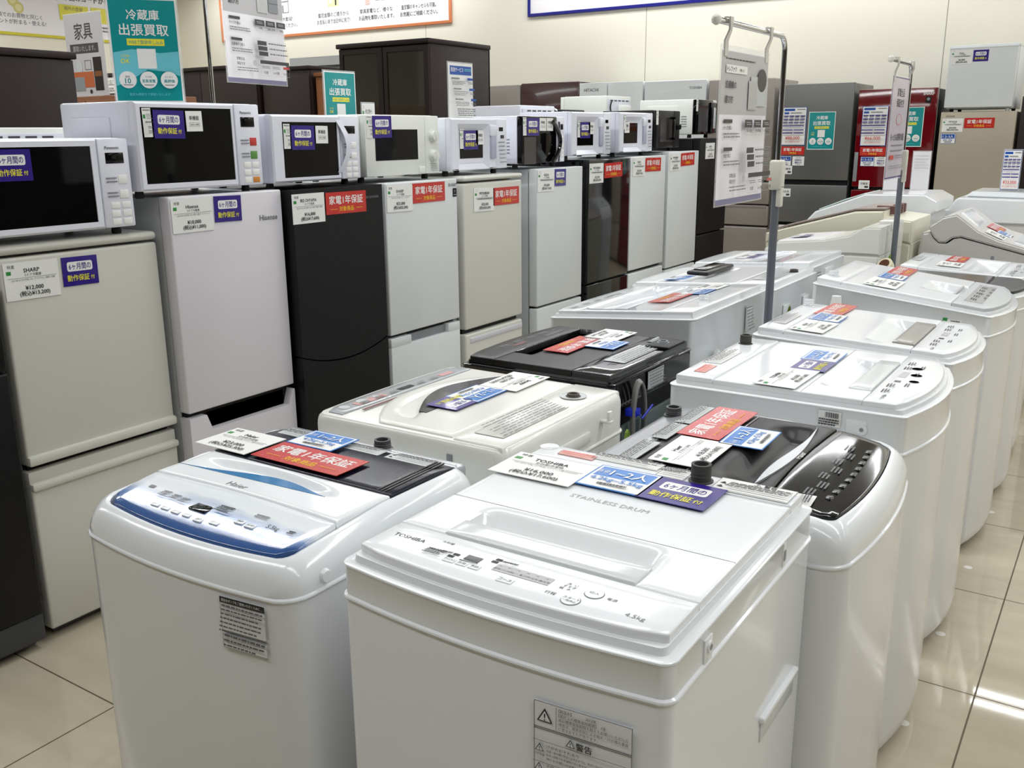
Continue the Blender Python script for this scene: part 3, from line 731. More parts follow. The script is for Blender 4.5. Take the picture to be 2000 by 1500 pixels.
# white fridge, purple card
t, D = fridge('white refrigerator with purple six-month card, sixth along the aisle', .46, 1.31, [.618], -2.49, 4.025, 90, FRID, .52, side=GREYL, r=.005)
cards(t, 4.025, [(FARP[1], 4.107, 1.25), (PC, 4.247, 1.261)])
t, D = fridge('glossy black refrigerator with red one-year card between two white ones', .495, 1.338, [.667], -2.49, 4.55, 90, BLACKG, .52, r=.004)
cards(t, 4.55, [(FARP[0], 4.636, 1.267), (RC, 4.836, 1.278)])
t, D = fridge('white refrigerator with red one-year card just beyond the glossy black one', .485, 1.343, [.67], -2.49, 5.06, 90, FRID, .52, side=GREYL, r=.005, gap=.02)
cards(t, 5.06, [(FARP[1], 5.16, 1.283), (RC, 5.359, 1.292)])
t, D = fridge('white refrigerator with red one-year card beside the last black fridge', .48, 1.361, [.625], -2.49, 5.59, 90, FRID, .52, side=GREYL, r=.005)
cards(t, 5.59, [(FARP[0], 5.684, 1.296), (RC, 5.883, 1.31)])
t, D = fridge('tall matte black refrigerator ending the aisle row beneath a black and white microwave', .52, 1.44, [.8], -2.49, 6.085, 90, BLACKM, .52, r=.004)
cards(t, 6.085, [(FARP[1], 6.26, 1.355)]); put(NL[0], NL[1], 'notice_label', t, (.02, .1, 1.37), SIDE)
# dark one cut by the left frame edge
t, D = fridge('black refrigerator with grey plinth, cut off by the photo edge', .5, 1.12, [.852], -2.556, .848, 90, BLACKM, .52, gap=.006, z0=.115, r=.008)
p = MB(); p.box(.001, .499, .004, .3, .03, .115, GREYD, .006); p.build('plinth', t)

# ---------------------------------------------------------------- back-to-back row behind (their rears face the aisle row)
for y, W, H in ((1.35, .62, 1.25), (4.9, .5, 1.36), (5.44, .48, 1.43), (6.02, .52, 1.44)):
    fridge('white refrigerator of the hidden row behind the aisle fridges', W, H, [.6], -3.72, y+W, -90, FRID, .54, group='hidden back-to-back refrigerators')

# ---------------------------------------------------------------- microwaves on the fridges
def mtags(t, W, x0, z1, single=True, pc=True):
    L = [(TC, (x0+.017, -.0025, z1-.045))]
    if pc: L.append((PC, (x0+.095, -.0025, z1-.05)))
    if single: L.append((SC, (x0+.19, -.0025, z1-.04)))
    tags(t, L)
MX = -2.54
t, d, P = microwave('white microwave with black window, cut off by the photo edge on the ivory fridge', .47, .285, .36, -2.56, 1.335, 1.192, 90, MWW, 'flat', (.03, .345, .045, .262), .785)
panel_bits(P, .372, .47, .285, 'Panasonic', False); tags(t, [(PC, (.105, -.001, .215))])
t, d, P = microwave('white microwave with red and green buttons, carrying the large teal poster', .485, .29, .38, MX, 1.825, 1.293, 90, MWW, 'flat', (.02, .365, .045, .272), .785)
panel_bits(P, .385, .48, .29, 'Panasonic', True); mtags(t, .485, .022, .272)
t, d, P = microwave('white microwave with long bowed handle on the matte black fridge', .445, .258, .36, MX, 2.362, 1.293, 90, MWW, 'flat', (.05, .325, .04, .232), .77)
panel_bits(P, .345, .44, .258, None, False); mtags(t, .445, .05, .228)
h = MB(); h.loft([[(.318+.03*sin(pi*i/12)+dx, dy-.022*sin(pi*i/12), .05+.19*i/12) for dx, dy in ((0, 0), (.022, -.004), (.03, .004), (.01, .006))] for i in range(13)], MWW, True, True); h.build('door_handle', d)
t, d, P = microwave('ivory microwave with two round dials', .465, .262, .36, MX, 2.842, 1.294, 90, MWI, 'plain', (.055, .32, .085, .205), .8)
dial(P, .42, .178, .023, MWI); dial(P, .42, .098, .023, MWI); tags(t, [(TC, (.022, -.001, .215)), (PC, (.098, -.002, .215))]); b = MB(); b.box(.325, .365, -.003, .01, .03, .055, MWI, .002); b.build('door_button', P)
k = Card(.001, .001); k.b = MB(); k.b.fix = False
for i in range(5): k.lines(0, .007*i, .045, .007*i+.004, 1, INKG, .6, i)
link('dial_scale', k.b.mesh('dial_scale'), P, Matrix.Translation((.4, -.0008, .065)) @ FRONT)
def small(label, y, z, H=.25, W=.44):
    t, d, P = microwave(label, W, H, .33, MX, y, z, 90, MWW, 'deep', (.085, .262, .075, .19), .8)
    b = MB(); b.box(.372, .405, -.0015, .002, H*.77, H*.84, BLKGLASS); b.build('display', P); b = MB(); b.box(.385, .412, -.003, .002, H*.64, H*.7, GREYD, .001); b.build('button', P)
    k = Card(.001, .001); k.b = MB(); k.b.fix = False
    for i in range(6): k.lines(0, .018*i, .05, .018*i+.008, 1, INKG, .6, i+3)
    link('key_print', k.b.mesh('key_print'), P, Matrix.Translation((.366, -.0008, H*.58)) @ FRONT)
    return t
t = small('white deep-framed microwave just past the one with two dials', 3.395, 1.298)
tags(t, [(TC, (.098, .0135, .16)), (PC, (.165, .0135, .155)), (SC, (.236, .0135, .165))])
t, d, P = microwave('white microwave with dark mirrored door and curved black handle', .415, .25, .38, MX, 3.965, 1.312, 90, MWW, 'dark', (.02, .13, .02, .15), .8)
tags(t, [(TC, (.022, -.003, .2)), (PC, (.098, -.003, .198)), (SC, (.19, -.003, .21)), (SC, (.258, -.003, .21))]); panel_bits(P, .34, .41, .25, None, False)
h = MB(); h.tube([(.30+.075*(abs(2*i/14-1)**2)*(-1 if i < 0 else -1)+.05, -.012, .025+.2*i/14) for i in range(15)], .010, BLACKG, 8); h.tube([(.345+.012*sin(pi*i/10), -.006, .025+.2*i/10) for i in range(11)], .006, CHROME, 8); h.build('door_handle', d)
t = small('white deep-framed microwave with purple card, on the glossy black fridge', 4.455, 1.339)
tags(t, [(TC, (.098, .0135, .16)), (PC, (.165, .0135, .155)), (SC, (.236, .0135, .165))])
t = small('white deep-framed microwave without a purple card', 5.005, 1.344)
tags(t, [(TC, (.06, -.002, .195)), (SC, (.118, .0135, .165))])
t, d, P = microwave('black toaster oven with grey door and side knob', .35, .25, .38, MX, 5.505, 1.362, 90, BLACKM, 'dark', (.05, .23, .06, .2), .72, dark_frame=CHAR)
tags(t, [(TC, (.0, -.002, .205))]); dial(P, .31, .15, .018, BLACKG); h = MB(); h.box(.20, .215, -.03, -.012, .07, .21, BLACKG, .004); h.box(.2, .215, -.03, .002, .195, .21, BLACKG); h.box(.2, .215, -.03, .002, .07, .085, BLACKG); h.build('door_handle', d)
t, d, P = microwave('white-sided microwave with black door at the far end of the aisle row', .35, .25, .42, MX, 6.125, 1.441, 90, MWI, 'dark', (.03, .2, .04, .21), .82)
tags(t, [(TC, (.0, -.002, .215))]); h = MB(); h.box(.24, .335, -.012, .002, .03, .235, BLACKG, .02, 3); h.box(.27, .31, -.014, -.006, .06, .2, GREYL, .01); h.build('door_handle', d)
# microwaves of the row behind, seen from the back
def rear(label, y, W, z, H, D, m, cord=False):
    t, d, P = microwave(label, W, H, D, -3.2-D, y+W, z, -90, m, 'flat', (.03, W*.7, .04, H-.03), .8)
    b = MB(); b.box(.02, W-.02, D, D+.006, .05, H-.02, mat('pale_back_plate', (214, 216, 226), .35), .002)
    for i in range(5): b.box(.06+.06*i, .1+.06*i, D+.0055, D+.008, H-.035, H-.028, GREYD)
    b.box(.05, W-.16, D+.004, D+.03, .07, H-.06, m, .012, 2); b.build('back_cover', t)
    if cord: c = MB(); c.tube([(W-.05+.025*sin(6*q), D+.02, H-.03-q*.19) for q in [i/16 for i in range(17)]], .005, BLACKM); c.build('power_cord', t)
    return t
rear('white microwave seen from its back with dangling black cord', 6.09, .39, 1.44, .29, .37, MWI, True)
rear('white microwave seen from behind, above the curved-handle microwave', 4.98, .41, 1.36, .285, .37, MWW)
rear('white microwave behind the one cut off by the photo edge', 1.45, .57, 1.25, .262, .4, MWI)
t = thing('toaster_oven', 'black toaster with slotted top, behind the glossy black fridge\'s microwave', 'toaster', (-3.24, 5.5, 1.43))
b = MB(); b.box(-.24, 0, .02, .36, .01, .2, BLACKM, .01)
b.build('body', t); b = MB()
for i in range(7): b.box(-.05, .003, .05+.04*i, .075+.04*i, .18, .188, LABELW)
b.build('vent', t); b = MB(); b.cyl((-.02, -.06, .165), (-.02, -.035, .165), .045, .045, BLACKG); b.box(-.05, .0, -.05, .03, .02, .16, BLACKM); b.build('cord_reel', t)
for px in (-.2, -.03):
    for py in (.05, .33): b = MB(); b.lathe([(.012, 0), (.012, .012)], (px, py, 0), RUBBER, 10); b.build('foot', t)

# ---------------------------------------------------------------- fridges against the back wall (fronts face -y)
BY = 8.2
def seam_door(m, W, x):
    def f(d, a, e): d.box(0, x-.003, 0, .05, a, e, m, .006); d.box(x+.003, W, 0, .05, a, e, m, .006)
    return f
fridge('taupe refrigerator beside the tall glass cabinet', .4, 1.945, [.7], -5.67, BY, 0, TAUPE, .62)
fridge('red-brown glass refrigerator with black edges', .655, 1.955, [.9], -5.26, BY, 0, REDB, .62, side=BLACKM)
t, D = fridge('white French-door refrigerator with a seam down the middle', .665, 1.935, [.45, .9], -4.6, BY, 0, FRID, .62, doors={2: seam_door(FRID, .665, .3)}); logo(t, 'HITACHI', .13, 1.87, .04)
t, D = fridge('white wide-door refrigerator between the French-door and taupe ones', .6, 1.93, [.45, .9], -3.92, BY, 0, FRID, .62); logo(t, 'TOSHIBA', .5, 1.86, .03)
t, D = fridge('taupe refrigerator half hidden by the hanging washing machine guide', .6, 1.92, [.3, .67, .855, 1.06], -3.3, BY, 0, TAUPE, .64, r=.015)
h = MB(); h.box(.1, .58, -.006, .02, .83, .853, TAUPE, .004); h.build('drawer_handle', D[1])
t, D = fridge('brushed grey refrigerator with the 88,000 yen sheet', .6, 1.86, [.32, .7, 1.06], -2.645, BY, 0, STGREY, .64, gap=.04, r=.008)
def wall_fridge_cards(t, ox, lst):
    for me, wh, nm, x, z in lst: put(me, wh, nm, t, (x-ox, -.0018, z))
s88, w88 = spec_sheet('¥88,000', '¥80,000'); s66, w66 = spec_sheet('¥66,000', '¥60,000', .2, .31)
tp = teal_poster(.22, .305, True)
rc2, w2 = red_card(.2, .068); pe3, w3 = people_card('3人~', '300L~', .1, .08, FBLUE); pe2, w4 = people_card('2~3人', '200L~350L', .108, .075, FBLUE)
def ice_card(a='自動製氷', b='機能付き'):
    c = Card(.1, .075); c.txt(a, .05, .03, .018, PURP, wmax=.06, bold=True); c.txt(b, .05, .05, .018, PURP, wmax=.06, bold=True); c.lines(.025, .008, .075, .016, 1, INKG, .6); c.lines(.03, .062, .07, .068, 1, INKG, .6); return c.mesh('feature_card'), (.1, .075)
ice, wi = ice_card()
def room_card(s): c = Card(.085, .07); c.txt(s, .042, .026, .02, INK, wmax=.06, bold=True); c.disc(.055, .052, .009, GREYD); c.disc(.068, .052, .009, GREYD); return c.mesh('compartment_card'), (.085, .07)
wall_fridge_cards(t, -2.645, [(s88, w88, 'price_sheet', -2.52, 1.52), (tp, (.22, .305), 'poster', -2.29, 1.482), (rc2, w2, 'warranty_card', -2.52, 1.32), (pe3, w3, 'capacity_card', -2.575, 1.235), (ice, wi, 'feature_card', -2.465, 1.235)])
for s, z in (('冷蔵室', 1.16), ('製氷室', .97), ('野菜室', .66)): m_, w_ = room_card(s); put(m_, w_, 'compartment_card', t, (.09, -.0018, z))
t, D = fridge('dark red glass refrigerator with the 66,000 yen sheet', .595, 1.80, [.55, 1.02], -2.01, BY, 0, REDG, .64, side=BLACKM, gap=.025, r=.006)
wall_fridge_cards(t, -2.01, [(s66, w66, 'price_sheet', -1.87, 1.515), (tp, (.22, .305), 'poster', -1.61, 1.505), (rc2, w2, 'warranty_card', -1.865, 1.316), (pe2, w4, 'capacity_card', -1.9, 1.236), (ice, wi, 'feature_card', -1.795, 1.236)])
m_, w_ = room_card('冷蔵室'); put(m_, w_, 'compartment_card', t, (.1, -.0018, 1.05)); logo(t, 'SHARP', .53, 1.755, .028, PAPER)
c = Card(.04, .05, BLACKM, .0008); c.disc(.02, .02, .012, GREYM); put(c.mesh('badge'), (.04, .05), 'badge', t, (.53, -.001, 1.71))
for x in (.02, .575): h = MB(); h.box(x-.015, x+.015, -.006, .006, 1.075, 1.31, GREYM, .003); h.build('door_handle', D[2])
t, D = fridge('champagne refrigerator carrying a small white fridge', .53, 1.615, [.62], -1.38, BY, 0, CHAMP, .6, r=.008)
pb, wb = price_card('HITACHI', '3ドア冷蔵庫', '', '¥39,000', '¥42,900', .15, .1, True); rc3, w5 = red_card(.21, .075)
wall_fridge_cards(t, -1.38, [(pb, wb, 'price_card', -1.287, 1.515), (rc3, w5, 'warranty_card', -1.1, 1.53), (pe2, w4, 'capacity_card', -1.31, 1.415)]); logo(t, 'HITACHI', .07, 1.582, .016)
t = thing('mini_refrigerator', 'small white one-door fridge standing on the champagne refrigerator', 'refrigerator', (-1.365, BY, 1.615))
b = MB(); b.box(.01, .48, .05, .5, .02, .475, FRID, .006); b.box(-.002, .482, .03, .5, .465, .485, FRID, .004)
for i in range(5): b.box(.06+.085*i, .12+.085*i, .06, .45, .482, .49, FRID, .003)
b.build('cabinet', t); b = MB(); b.box(0, .475, 0, .045, .03, .465, FRID, .008, 3); b.box(0, .475, -.004, .045, .455, .472, FRID, .006); b.build('door', t)
for px in (.05, .44):
    for py in (.06, .44): b = MB(); b.lathe([(.013, 0), (.015, .022)], (px, py, 0), LABELW if px > .2 and py < .1 else BLACKM, 12); b.build('foot', t)
pm, wm_ = price_card('Haier', '1ドア冷蔵庫', '', '¥6,000', '¥6,600', .15, .105, True); pm2, wp = purple_card(.105, .082); put(pm, wm_, 'price_card', t, (.09, -.0015, .4)); put(pm2, wp, 'warranty_card', t, (.223, -.0015, .405))
t = thing('wooden_cabinet', 'dark brown wooden cabinet beside the champagne refrigerator', 'cabinet', (-.83, BY+.02, 0)); b = MB(); b.box(0, .7, .02, .5, 0, 1.72, DKWOOD, .006); b.build('body', t)
for x in (.0, .352): b = MB(); b.box(x+.002, x+.347, 0, .02, .06, 1.71, DKWOOD, .004); b.build('cabinet_door', t)
# ---------------------------------------------------------------- washing machines
def topcards(t, zf, lst, lift=.0035):
    sl = math.atan((zf(.45)-zf(.2))/.25)
    for me, x, y in lst: put(me[0], me[1], me[0].name.split('.')[0], t, (x, y, zf(y)+lift), TOP, random.uniform(-1.5, 1.5), sl)
def wcard(brand, spec, p, tx, w=.155, h=.108): return price_card(brand, '全自動洗濯機', spec, p, tx, w, h)
def steel_back(t, W, D, z0, z1):
    b = MB(); b.box(.05, W-.05, D-.004, D+.008, z0, z1, STEELB, .003)
    for k in range(3): b.box(.1+.1*k, .16+.1*k, D+.006, D+.014, z1-.06, z1-.035, STEELB, .003)
    b.box(.07, W-.07, D+.006, D+.013, z0+.08, z1-.12, STEELB, .004); b.build('back_panel', t)
def earth(t, x, y, z):
    b = MB()
    for k in range(3): b.tube([(x+.015*k-.02+.012*sin(q*5), y+.006*k+.01*sin(3*q), z-.11+.14*sin(pi*q)+.01*k) for q in [i/12 for i in range(13)]], .0032, EARTH, 6)
    b.build('earth_wire', t)

# front pair -------------------------------------------------------------
def t_hook(cp, zf):
    prints(cp, [('TOSHIBA', .037, .076, .0135, INK), ('=', .108, .066, (.03, .022, 4), INK), ('洗剤量', .112, .09, .007, INK), ('#', .181, .067, (.024, .015), BLACKG), ('=', .166, .057, (.03, .004, 1), INK),
        ('=', .13, .068, (.018, .008, 2), INK), ('#', .154, .066, (.01, .006), INK), ('#', .15, .058, (.01, .006), INK), ('#', .213, .083, (.01, .006), INK), ('#', .211, .075, (.01, .006), INK), ('=', .22, .084, (.024, .008, 2), INK),
        ('#', .262, .064, (.086, .02), LGP)], zf)
    prints(cp, [(s, .224+.0145*i, .06, .0055, INK, 'c') for i, s in enumerate(('標準', 'つけおき', 'スピード', '乳刃物', '毛布', '槽洗浄'))], zf)
    prints(cp, [('#', .224+.0145*i, .069, (.004, .001), INK) for i in range(6)], zf)
    prints(cp, [('洗  い', .324, .073, .0065, INK), ('すすぎ', .322, .066, .0065, INK), ('脱  水', .32, .059, .0065, INK), ('電源', .392, .064, .007, INK, 'c'), ('4.5kg', .434, .04, .0125, INKG, 'c'), ('行程', .318, .04, .008, INK, 'c')], zf)
T_, zT, PT, LT = flat_top('white washing machine lettered STAINLESS DRUM on its folding lid, end of the island', .50, .55, .927, .927, .852, -.865, .875, 0, .018, .114, .474,
    (.098, .396, .165, .232, .032), (.096, .397, .116, .168), hook=t_hook, fold=.244)
buttons(T_, PT, [(.156, .047, .019, .012, 'チャイルド'), (.177, .047, .017, .012, '水位'), (.197, .047, .017, .012, '予約'), (.252, .037, .024, .013, 'コース')], zT)
for x, y, s, s2 in ((.349, .036, 'スタート', '一時停止'), (.366, .066, '切/入', '')):
    b = MB(); b.cyl((x, y, zT(y)-.002), (x, y, zT(y)+.0012), .0125, .012, WHITE, 26); o = b.build('button', PT)
    b = MB(); b.lathe([(.0126, -.0004), (.0131, .0003), (.0126, .0006)], (x, y, zT(y)), INKG, 26); prints(b, [(s, x, y+.003 if s2 else y, .006, INK, 'c')]+([(s2, x, y-.004, .0048, INK, 'c')] if s2 else []), lambda q: zT(q)+.0013); b.build('button_print', o)
b = MB(); prints(b, [('STAINLESS DRUM', .244, .339, .0175, mat('silver_print', (168, 170, 172), .4), 'c')], lambda q: zT(q)+.0002); b.build('lid_print', LT)
PT1 = wcard('TOSHIBA', 'AW-45M7 4.5kg 2019年製 ステンレス槽 50Hz/60Hz', '¥16,000', '¥17,600'); pc2 = purple_card(.114, .1); pe_ = people_card('1~2人', '4.2kg~5.5kg', .112, .1)
topcards(T_, zT, [(PT1, .082, .41), (pe_, .216, .43), (pc2, .325, .429)])
lab = text_label(.125, .035, 4, 3, red=False); put(lab, (.125, .035), 'caution_label', T_, (.185, .523, zT(0)+.0015), TOP)
lab = text_label(.07, .022, 3, 5, m=INKP, ink=PINKT); put(lab, (.07, .022), 'caution_label', T_, (.095, .505, zT(0)+.0016), TOP)
lab = text_label(.05, .05, 6, 9); put(lab, (.05, .05), 'caution_label', T_, (.278, .51, zT(0)+.0016), TOP)
lab = text_label(.125, .056, 5, 6, head='⚠ 警告', tri=True); put(lab, (.125, .056), 'caution_label', T_, (.415, .507, zT(0)+.0017), TOP)
inlet(T_, .327, .503, zT(0)+.001, h=.03, r=.0165)
b = MB(); b.lathe([(.0165, -.001), (.0175, .0006), (.0165, .001), (.0155, .0006)], (.027, .522, zT(0)+.001), WHITE, 26); b.build('inlet_cover', T_)
b = MB(); b.box(.4985, .502, .095, .12, .852, .89, WHITE, .004); b.cyl((.498, .108, .877), (.5045, .108, .877), .009, .0075, WHITE, 20); b.cyl((.5, .108, .877), (.505, .108, .877), .004, .004, GREYM, 12); b.build('screw_cap', T_)
b = MB(); b.box(.497, .5015, .395, .408, .862, .9, WHITE, .003); b.box(.5, .502, .397, .406, .872, .888, GREYM); b.build('side_slot', T_)
b = MB(); b.box(.4975, .502, .34, .5, .60, .64, mat('pale_grey_pocket', (206, 210, 214)), .006, 3); b.box(.497, .508, .335, .505, .634, .646, WHITE, .004, 3); b.build('side_handle', T_)
w_, h_ = .128, .26
c = Card(w_, h_, STEEL, .0005); c.outline(0, 0, w_, h_, INK, .0006); c.rect(0, .035, w_, .0358, INK); c.rect(0, .0372, w_, .038, INK); c.rect(.03, .002, .0305, .033, INK)
def tri(x, y, s):
    c.poly([(x-s, y+s*.8), (x+s, y+s*.8), (x, y-s)], INK); c.poly([(x-s*.76, y+s*.66), (x+s*.76, y+s*.66), (x, y-s*.66)], STEEL); c.txt('!', x, y+s*.14, s*1.25, INK, bold=True)
tri(.015, .018, .0105)
for i, q in enumerate(('【製造年】            2019年', '【設計上の標準使用期間】  7年', '設計標準使用期間を超えてお使いいただいた', '場合は、経年劣化による発火・けが等の事故', 'に至るおそれがあります。')): c.txt(q, .034, .005+.006*i, .0046, INK, 'l', wmax=.09)
tri(.05, .045, .006); c.txt('警告', .068, .0455, .011, INK, bold=True); c.rect(0, .052, w_, .0525, INK)
y = .056
for blk in (('けがのおそれあり', '洗濯・脱水槽が完全に止まるまでは、絶対に中の洗濯物に手を触れない。', 'ゆるい回転でも洗濯物が手に巻き付いてけがをするおそれがあります。', '特にお子様には注意してください。'), ('子供の閉じ込み、けがのおそれあり', '子供を洗濯・脱水槽の中に入らせない。', '本体近くに子供の乗りやすい台などを置かない。', '閉じ込められて窒息したり、やけどや感電、', 'おぼれるおそれがあります。'), ('感電・火災のおそれあり', '浴室や風雨にさらされる場所には据え付けない。', '電源プラグは確実に差し込む。')):
    tri(.009, y+.006, .006); c.txt('けが注意', .009, y+.0155, .0038, INK, wmax=.014)
    for k, q in enumerate(blk): c.txt(q, .019, y+.002+.0055*k, .0056 if k == 0 else .0042, INK, 'l', wmax=.104)
    y += .0055*len(blk)+.004; c.rect(0, y-.001, w_, y-.0005, INK)
put(c.mesh('caution_label'), (w_, h_), 'caution_label', T_, (.395, -.0142, .815-h_/2), turn=.0835)

def haier(label, x, y, W, D, zt, seam, lidf, lidb, panm, framem, band, wave, inl, dark):
    zf = lambda q: zt-.026*max(0, (.15-q)/.15)**1.5-.010*smooth(D-.09, D, q)
    t = washer(label, W, D, zf, seam, [(.045, .0), (.034, .0015), (.022, .006), (.012, .013), (.005, .022), (.003, .028), (.0055, .034), (.04, .0345)], x, y, (0 if not dark else 90), .05, .024, STEEL, framem)
    r = .036
    fb = lambda q: r-.024*(1-((q-W/2)/(W/2))**2)+max(0, .03-min(q-r, W-r-q))**2*26
    bk = lambda q: .132+.012*(1-((q-W/2)/(W/2))**2)
    m = MB(); m.hf(r, W-r, fb, bk, lambda q: zf(q)-.002, panm, 22, 8, .004, .01); P = m.build('control_panel', t)
    return t, zf, P, r, bk
H_, zH, PH, r, bk = haier('white washing machine with blue cloud-print panel and dark navy lid window', -1.485, .872, .52, .49, .886, .806, WHITE, NAVY, CLOUD, WHITE, SILVER, True, True, False)
zl = lambda q: zH(q)-.001
lens = lambda x, x0, x1, dep: dep*max(0, sin(pi*max(0, min(1, (x-x0)/(x1-x0)))))
def hfun(x, y): return -.012*(smooth(-.001, .016, y-(.188+.02*(x-.04)/.36))*(1-smooth(.012, .03, y-(.206+lens(x, .04, .4, .024)))))*smooth(.05, .12, x)*(1-smooth(.34, .41, x))
m = MB(); m.hf(r, .52-r, lambda q: bk(q)+.002, .268, zl, WHITE, 40, 24, .004, .01, hfun); LH = m.build('lid', H_)
m = MB(); n = 24; A = [(.04+.355*i/n, .184+.02*i/n) for i in range(n+1)]; B = [(.04+.355*i/n, .184+.02*i/n+.003*sin(pi*i/n)+.024*sin(pi*(i/n)**1.5)**1.5) for i in range(n+1)]
L = [(p[0], p[1], zl(p[1])+.0008) for p in A+B[-2:0:-1]]; m.loft([[(p[0], p[1], p[2]-.004) for p in L], L], BLUEP, False, True); m.build('lid_handle', LH)
b = MB(); prints(b, [('Haier', .226, .162, .022, INKG, 'c')], lambda q: zl(q)+.0002); b.build('lid_print', LH)
m = MB(); m.hf(r, .52-r, .27, .455, zl, NAVY, 10, 8, .004, .012); 
for k in range(3): m.box(.464-.008*k, .467-.008*k, .275, .445, zl(.3)-.001, zl(.3)+.0012, CHAR)
m.build('lid_window', LH)
m = MB(); m.hf(r, .52-r, .457, .487, lambda q: zH(q)+.001, SILVER, 8, 4, .01, .014); m.build('back_strip', H_)
prints_b = MB(); prints(prints_b, [('=', .12, .09, (.022, .02, 4), INKG), ('=', .15, .088, (.02, .018, 3), INKG), ('=', .175, .086, (.02, .018, 3), INKG), ('=', .262, .096, (.035, .022, 4), INK), ('=', .345, .1, (.03, .012, 2), INKG), ('5.5kg', .402, .078, .013, INK, 'c'), ('#', .085, .09, (.014, .008), INKG), ('=', .435, .084, (.014, .012, 2), INK)], lambda q: zH(q)-.0016); prints_b.build('panel_print', PH)
b = MB(); b.box(.214, .256, .063, .088, zH(.07)-.006, zH(.08)-.0012, BLACKG, .002); b.build('display', PH)
buttons(H_, PH, [(.146, .05, .02, .009, ''), (.174, .049, .019, .009, ''), (.202, .048, .019, .009, ''), (.23, .048, .018, .009, ''), (.262, .046, .018, .011, 'スタート'), (.296, .05, .02, .009, ''), (.336, .07, .02, .013, '予約'), (.362, .068, .02, .013, '入/切')], lambda q: zH(q)-.0018)
PH1 = wcard('Haier', 'JW-C55D 5.5kg 2020年製 ステンレス槽 2020年 6月', '¥23,000', '¥25,300', .142, .11); rH = red_card(.222, .088); peH = people_card('1~2人', '4.2kg~5.5kg', .118, .085)
topcards(H_, lambda q: zH(.3), [(PH1, .048, .325), (rH, .24, .322), (peH, .188, .412)], .004)
for x0, w0, s in ((.07, .15, 2), (.25, .1, 4), (.36, .125, 7)): lab = text_label(w0-.006, .036, 5, s, m=mat('grey_label', (206, 210, 208), .4), tri=(s == 7)); put(lab, (w0-.006, .036), 'caution_label', LH, (x0+w0/2-.02, .432, zl(.43)+.0008), TOP)
inlet(H_, .29, .474, zH(.474)-.003, GREYD, .02, .0165, NAVY)
b = MB(); b.cyl((.519, .07, .828), (.525, .07, .828), .012, .009, WHITE, 20); b.build('screw_cap', H_)
lab = text_label(.088, .058, 7, 12, m=STEEL, bar=('風呂水ポンプをご使用いただくために…', .17)); put(lab, (.088, .058), 'caution_label', H_, (.428, -.0160, .768), turn=.119); lab = text_label(.088, .024, 3, 15, m=STEEL, tri=False); put(lab, (.088, .024), 'caution_label', H_, (.428, -.0162, .722), turn=.119)

# black-topped machine behind the front pair -------------------------------------------------
K_, zK, PK, r, bk = haier('white washing machine with black lid, wavy silver handle and black control panel', -.32, 1.435, .515, .50, .888, .795, CHAR, CHAR, BLACKG, WHITE, SILVER, True, True, True)
zl2 = lambda q: zK(q)-.001
kf = lambda x, y: -.024*smooth(.165, .18, y-.0+.0)*(1-smooth(.2, .262, y))*smooth(.07, .15, x)*(1-smooth(.40, .46, x))
m = MB(); m.hf(r, .515-r, lambda q: bk(q)+.002, .30, zl2, CHAR, 40, 26, .004, .01, kf); LK = m.build('lid', K_)
m = MB(); A = [(.075+.39*i/n, .172-lens(.075+.39*i/n, .075, .465, .019)) for i in range(n+1)]; B = [(.075+.39*i/n, .172+.006*sin(2*pi*i/n)) for i in range(n+1)]
L = [(p[0], p[1], zl2(p[1])+.003) for p in A+B[-2:0:-1]]; m.loft([[(p[0], p[1], p[2]-.006) for p in L], L], SILVER, False, True); m.build('lid_handle', LK)
m = MB(); m.hf(r, .515-r, .302, .415, zl2, CHAR, 8, 6, .004, .012); m.box(r, .515-r, .3, .3025, zl2(.3)-.002, zl2(.3)+.0006, SILVER); m.build('lid_window', LK)
m = MB(); m.hf(r, .515-r, .417, .497, lambda q: zK(q)+.001, SILVER, 8, 6, .014, .018); m.build('back_strip', K_)
b = MB(); prints(b, [('Haier', .268, .155-.035, .02, PAPER, 'c')], lambda q: zl2(q)-.0006)
b = MB(); prints(b, [('Haier', .27, .15, .018, PAPER, 'c')], lambda q: zl2(q)+.0006); b.build('lid_print', LK)
b = MB(); prints(b, [('=', .1+.045*i, .095-.01*(i % 2), (.03, .02, 3), INKG) for i in range(7)], lambda q: zK(q)-.0016); b.build('panel_print', PK)
buttons(K_, PK, [(.12+.035*i, .055-.006*sin(pi*i/8), .022, .011, '') for i in range(9)], lambda q: zK(q)-.0018, BLACKG)
put(BL[0], BL[1], 'barcode_label', K_, (.07, .085, zK(.085)+.0), TOP, 4)
PK1 = wcard('Haier', 'JW-C45A 4.5kg 2018年製 ステンレス槽 2018', '¥18,000', '¥19,800', .162, .108); rK = red_card(.224, .09); peK = people_card('1~2人', '4.2kg~5.5kg', .128, .088)
topcards(K_, lambda q: zK(.3), [(PK1, .17, .328), (rK, .372, .352), (peK, .31, .262)], .004)
for x0, w0, s in ((.1, .15, 2), (.255, .11, 5), (.39, .14, 8)): lab = text_label(w0, .036, 5, s, m=mat('grey_label', (206, 210, 208), .4), bar=None); put(lab, (w0, .036), 'caution_label', K_, (x0+.02, .42, zK(.42)+.002), TOP)
inlet(K_, .405, .468, zK(.46)-.001, GREYD, .02, .017)

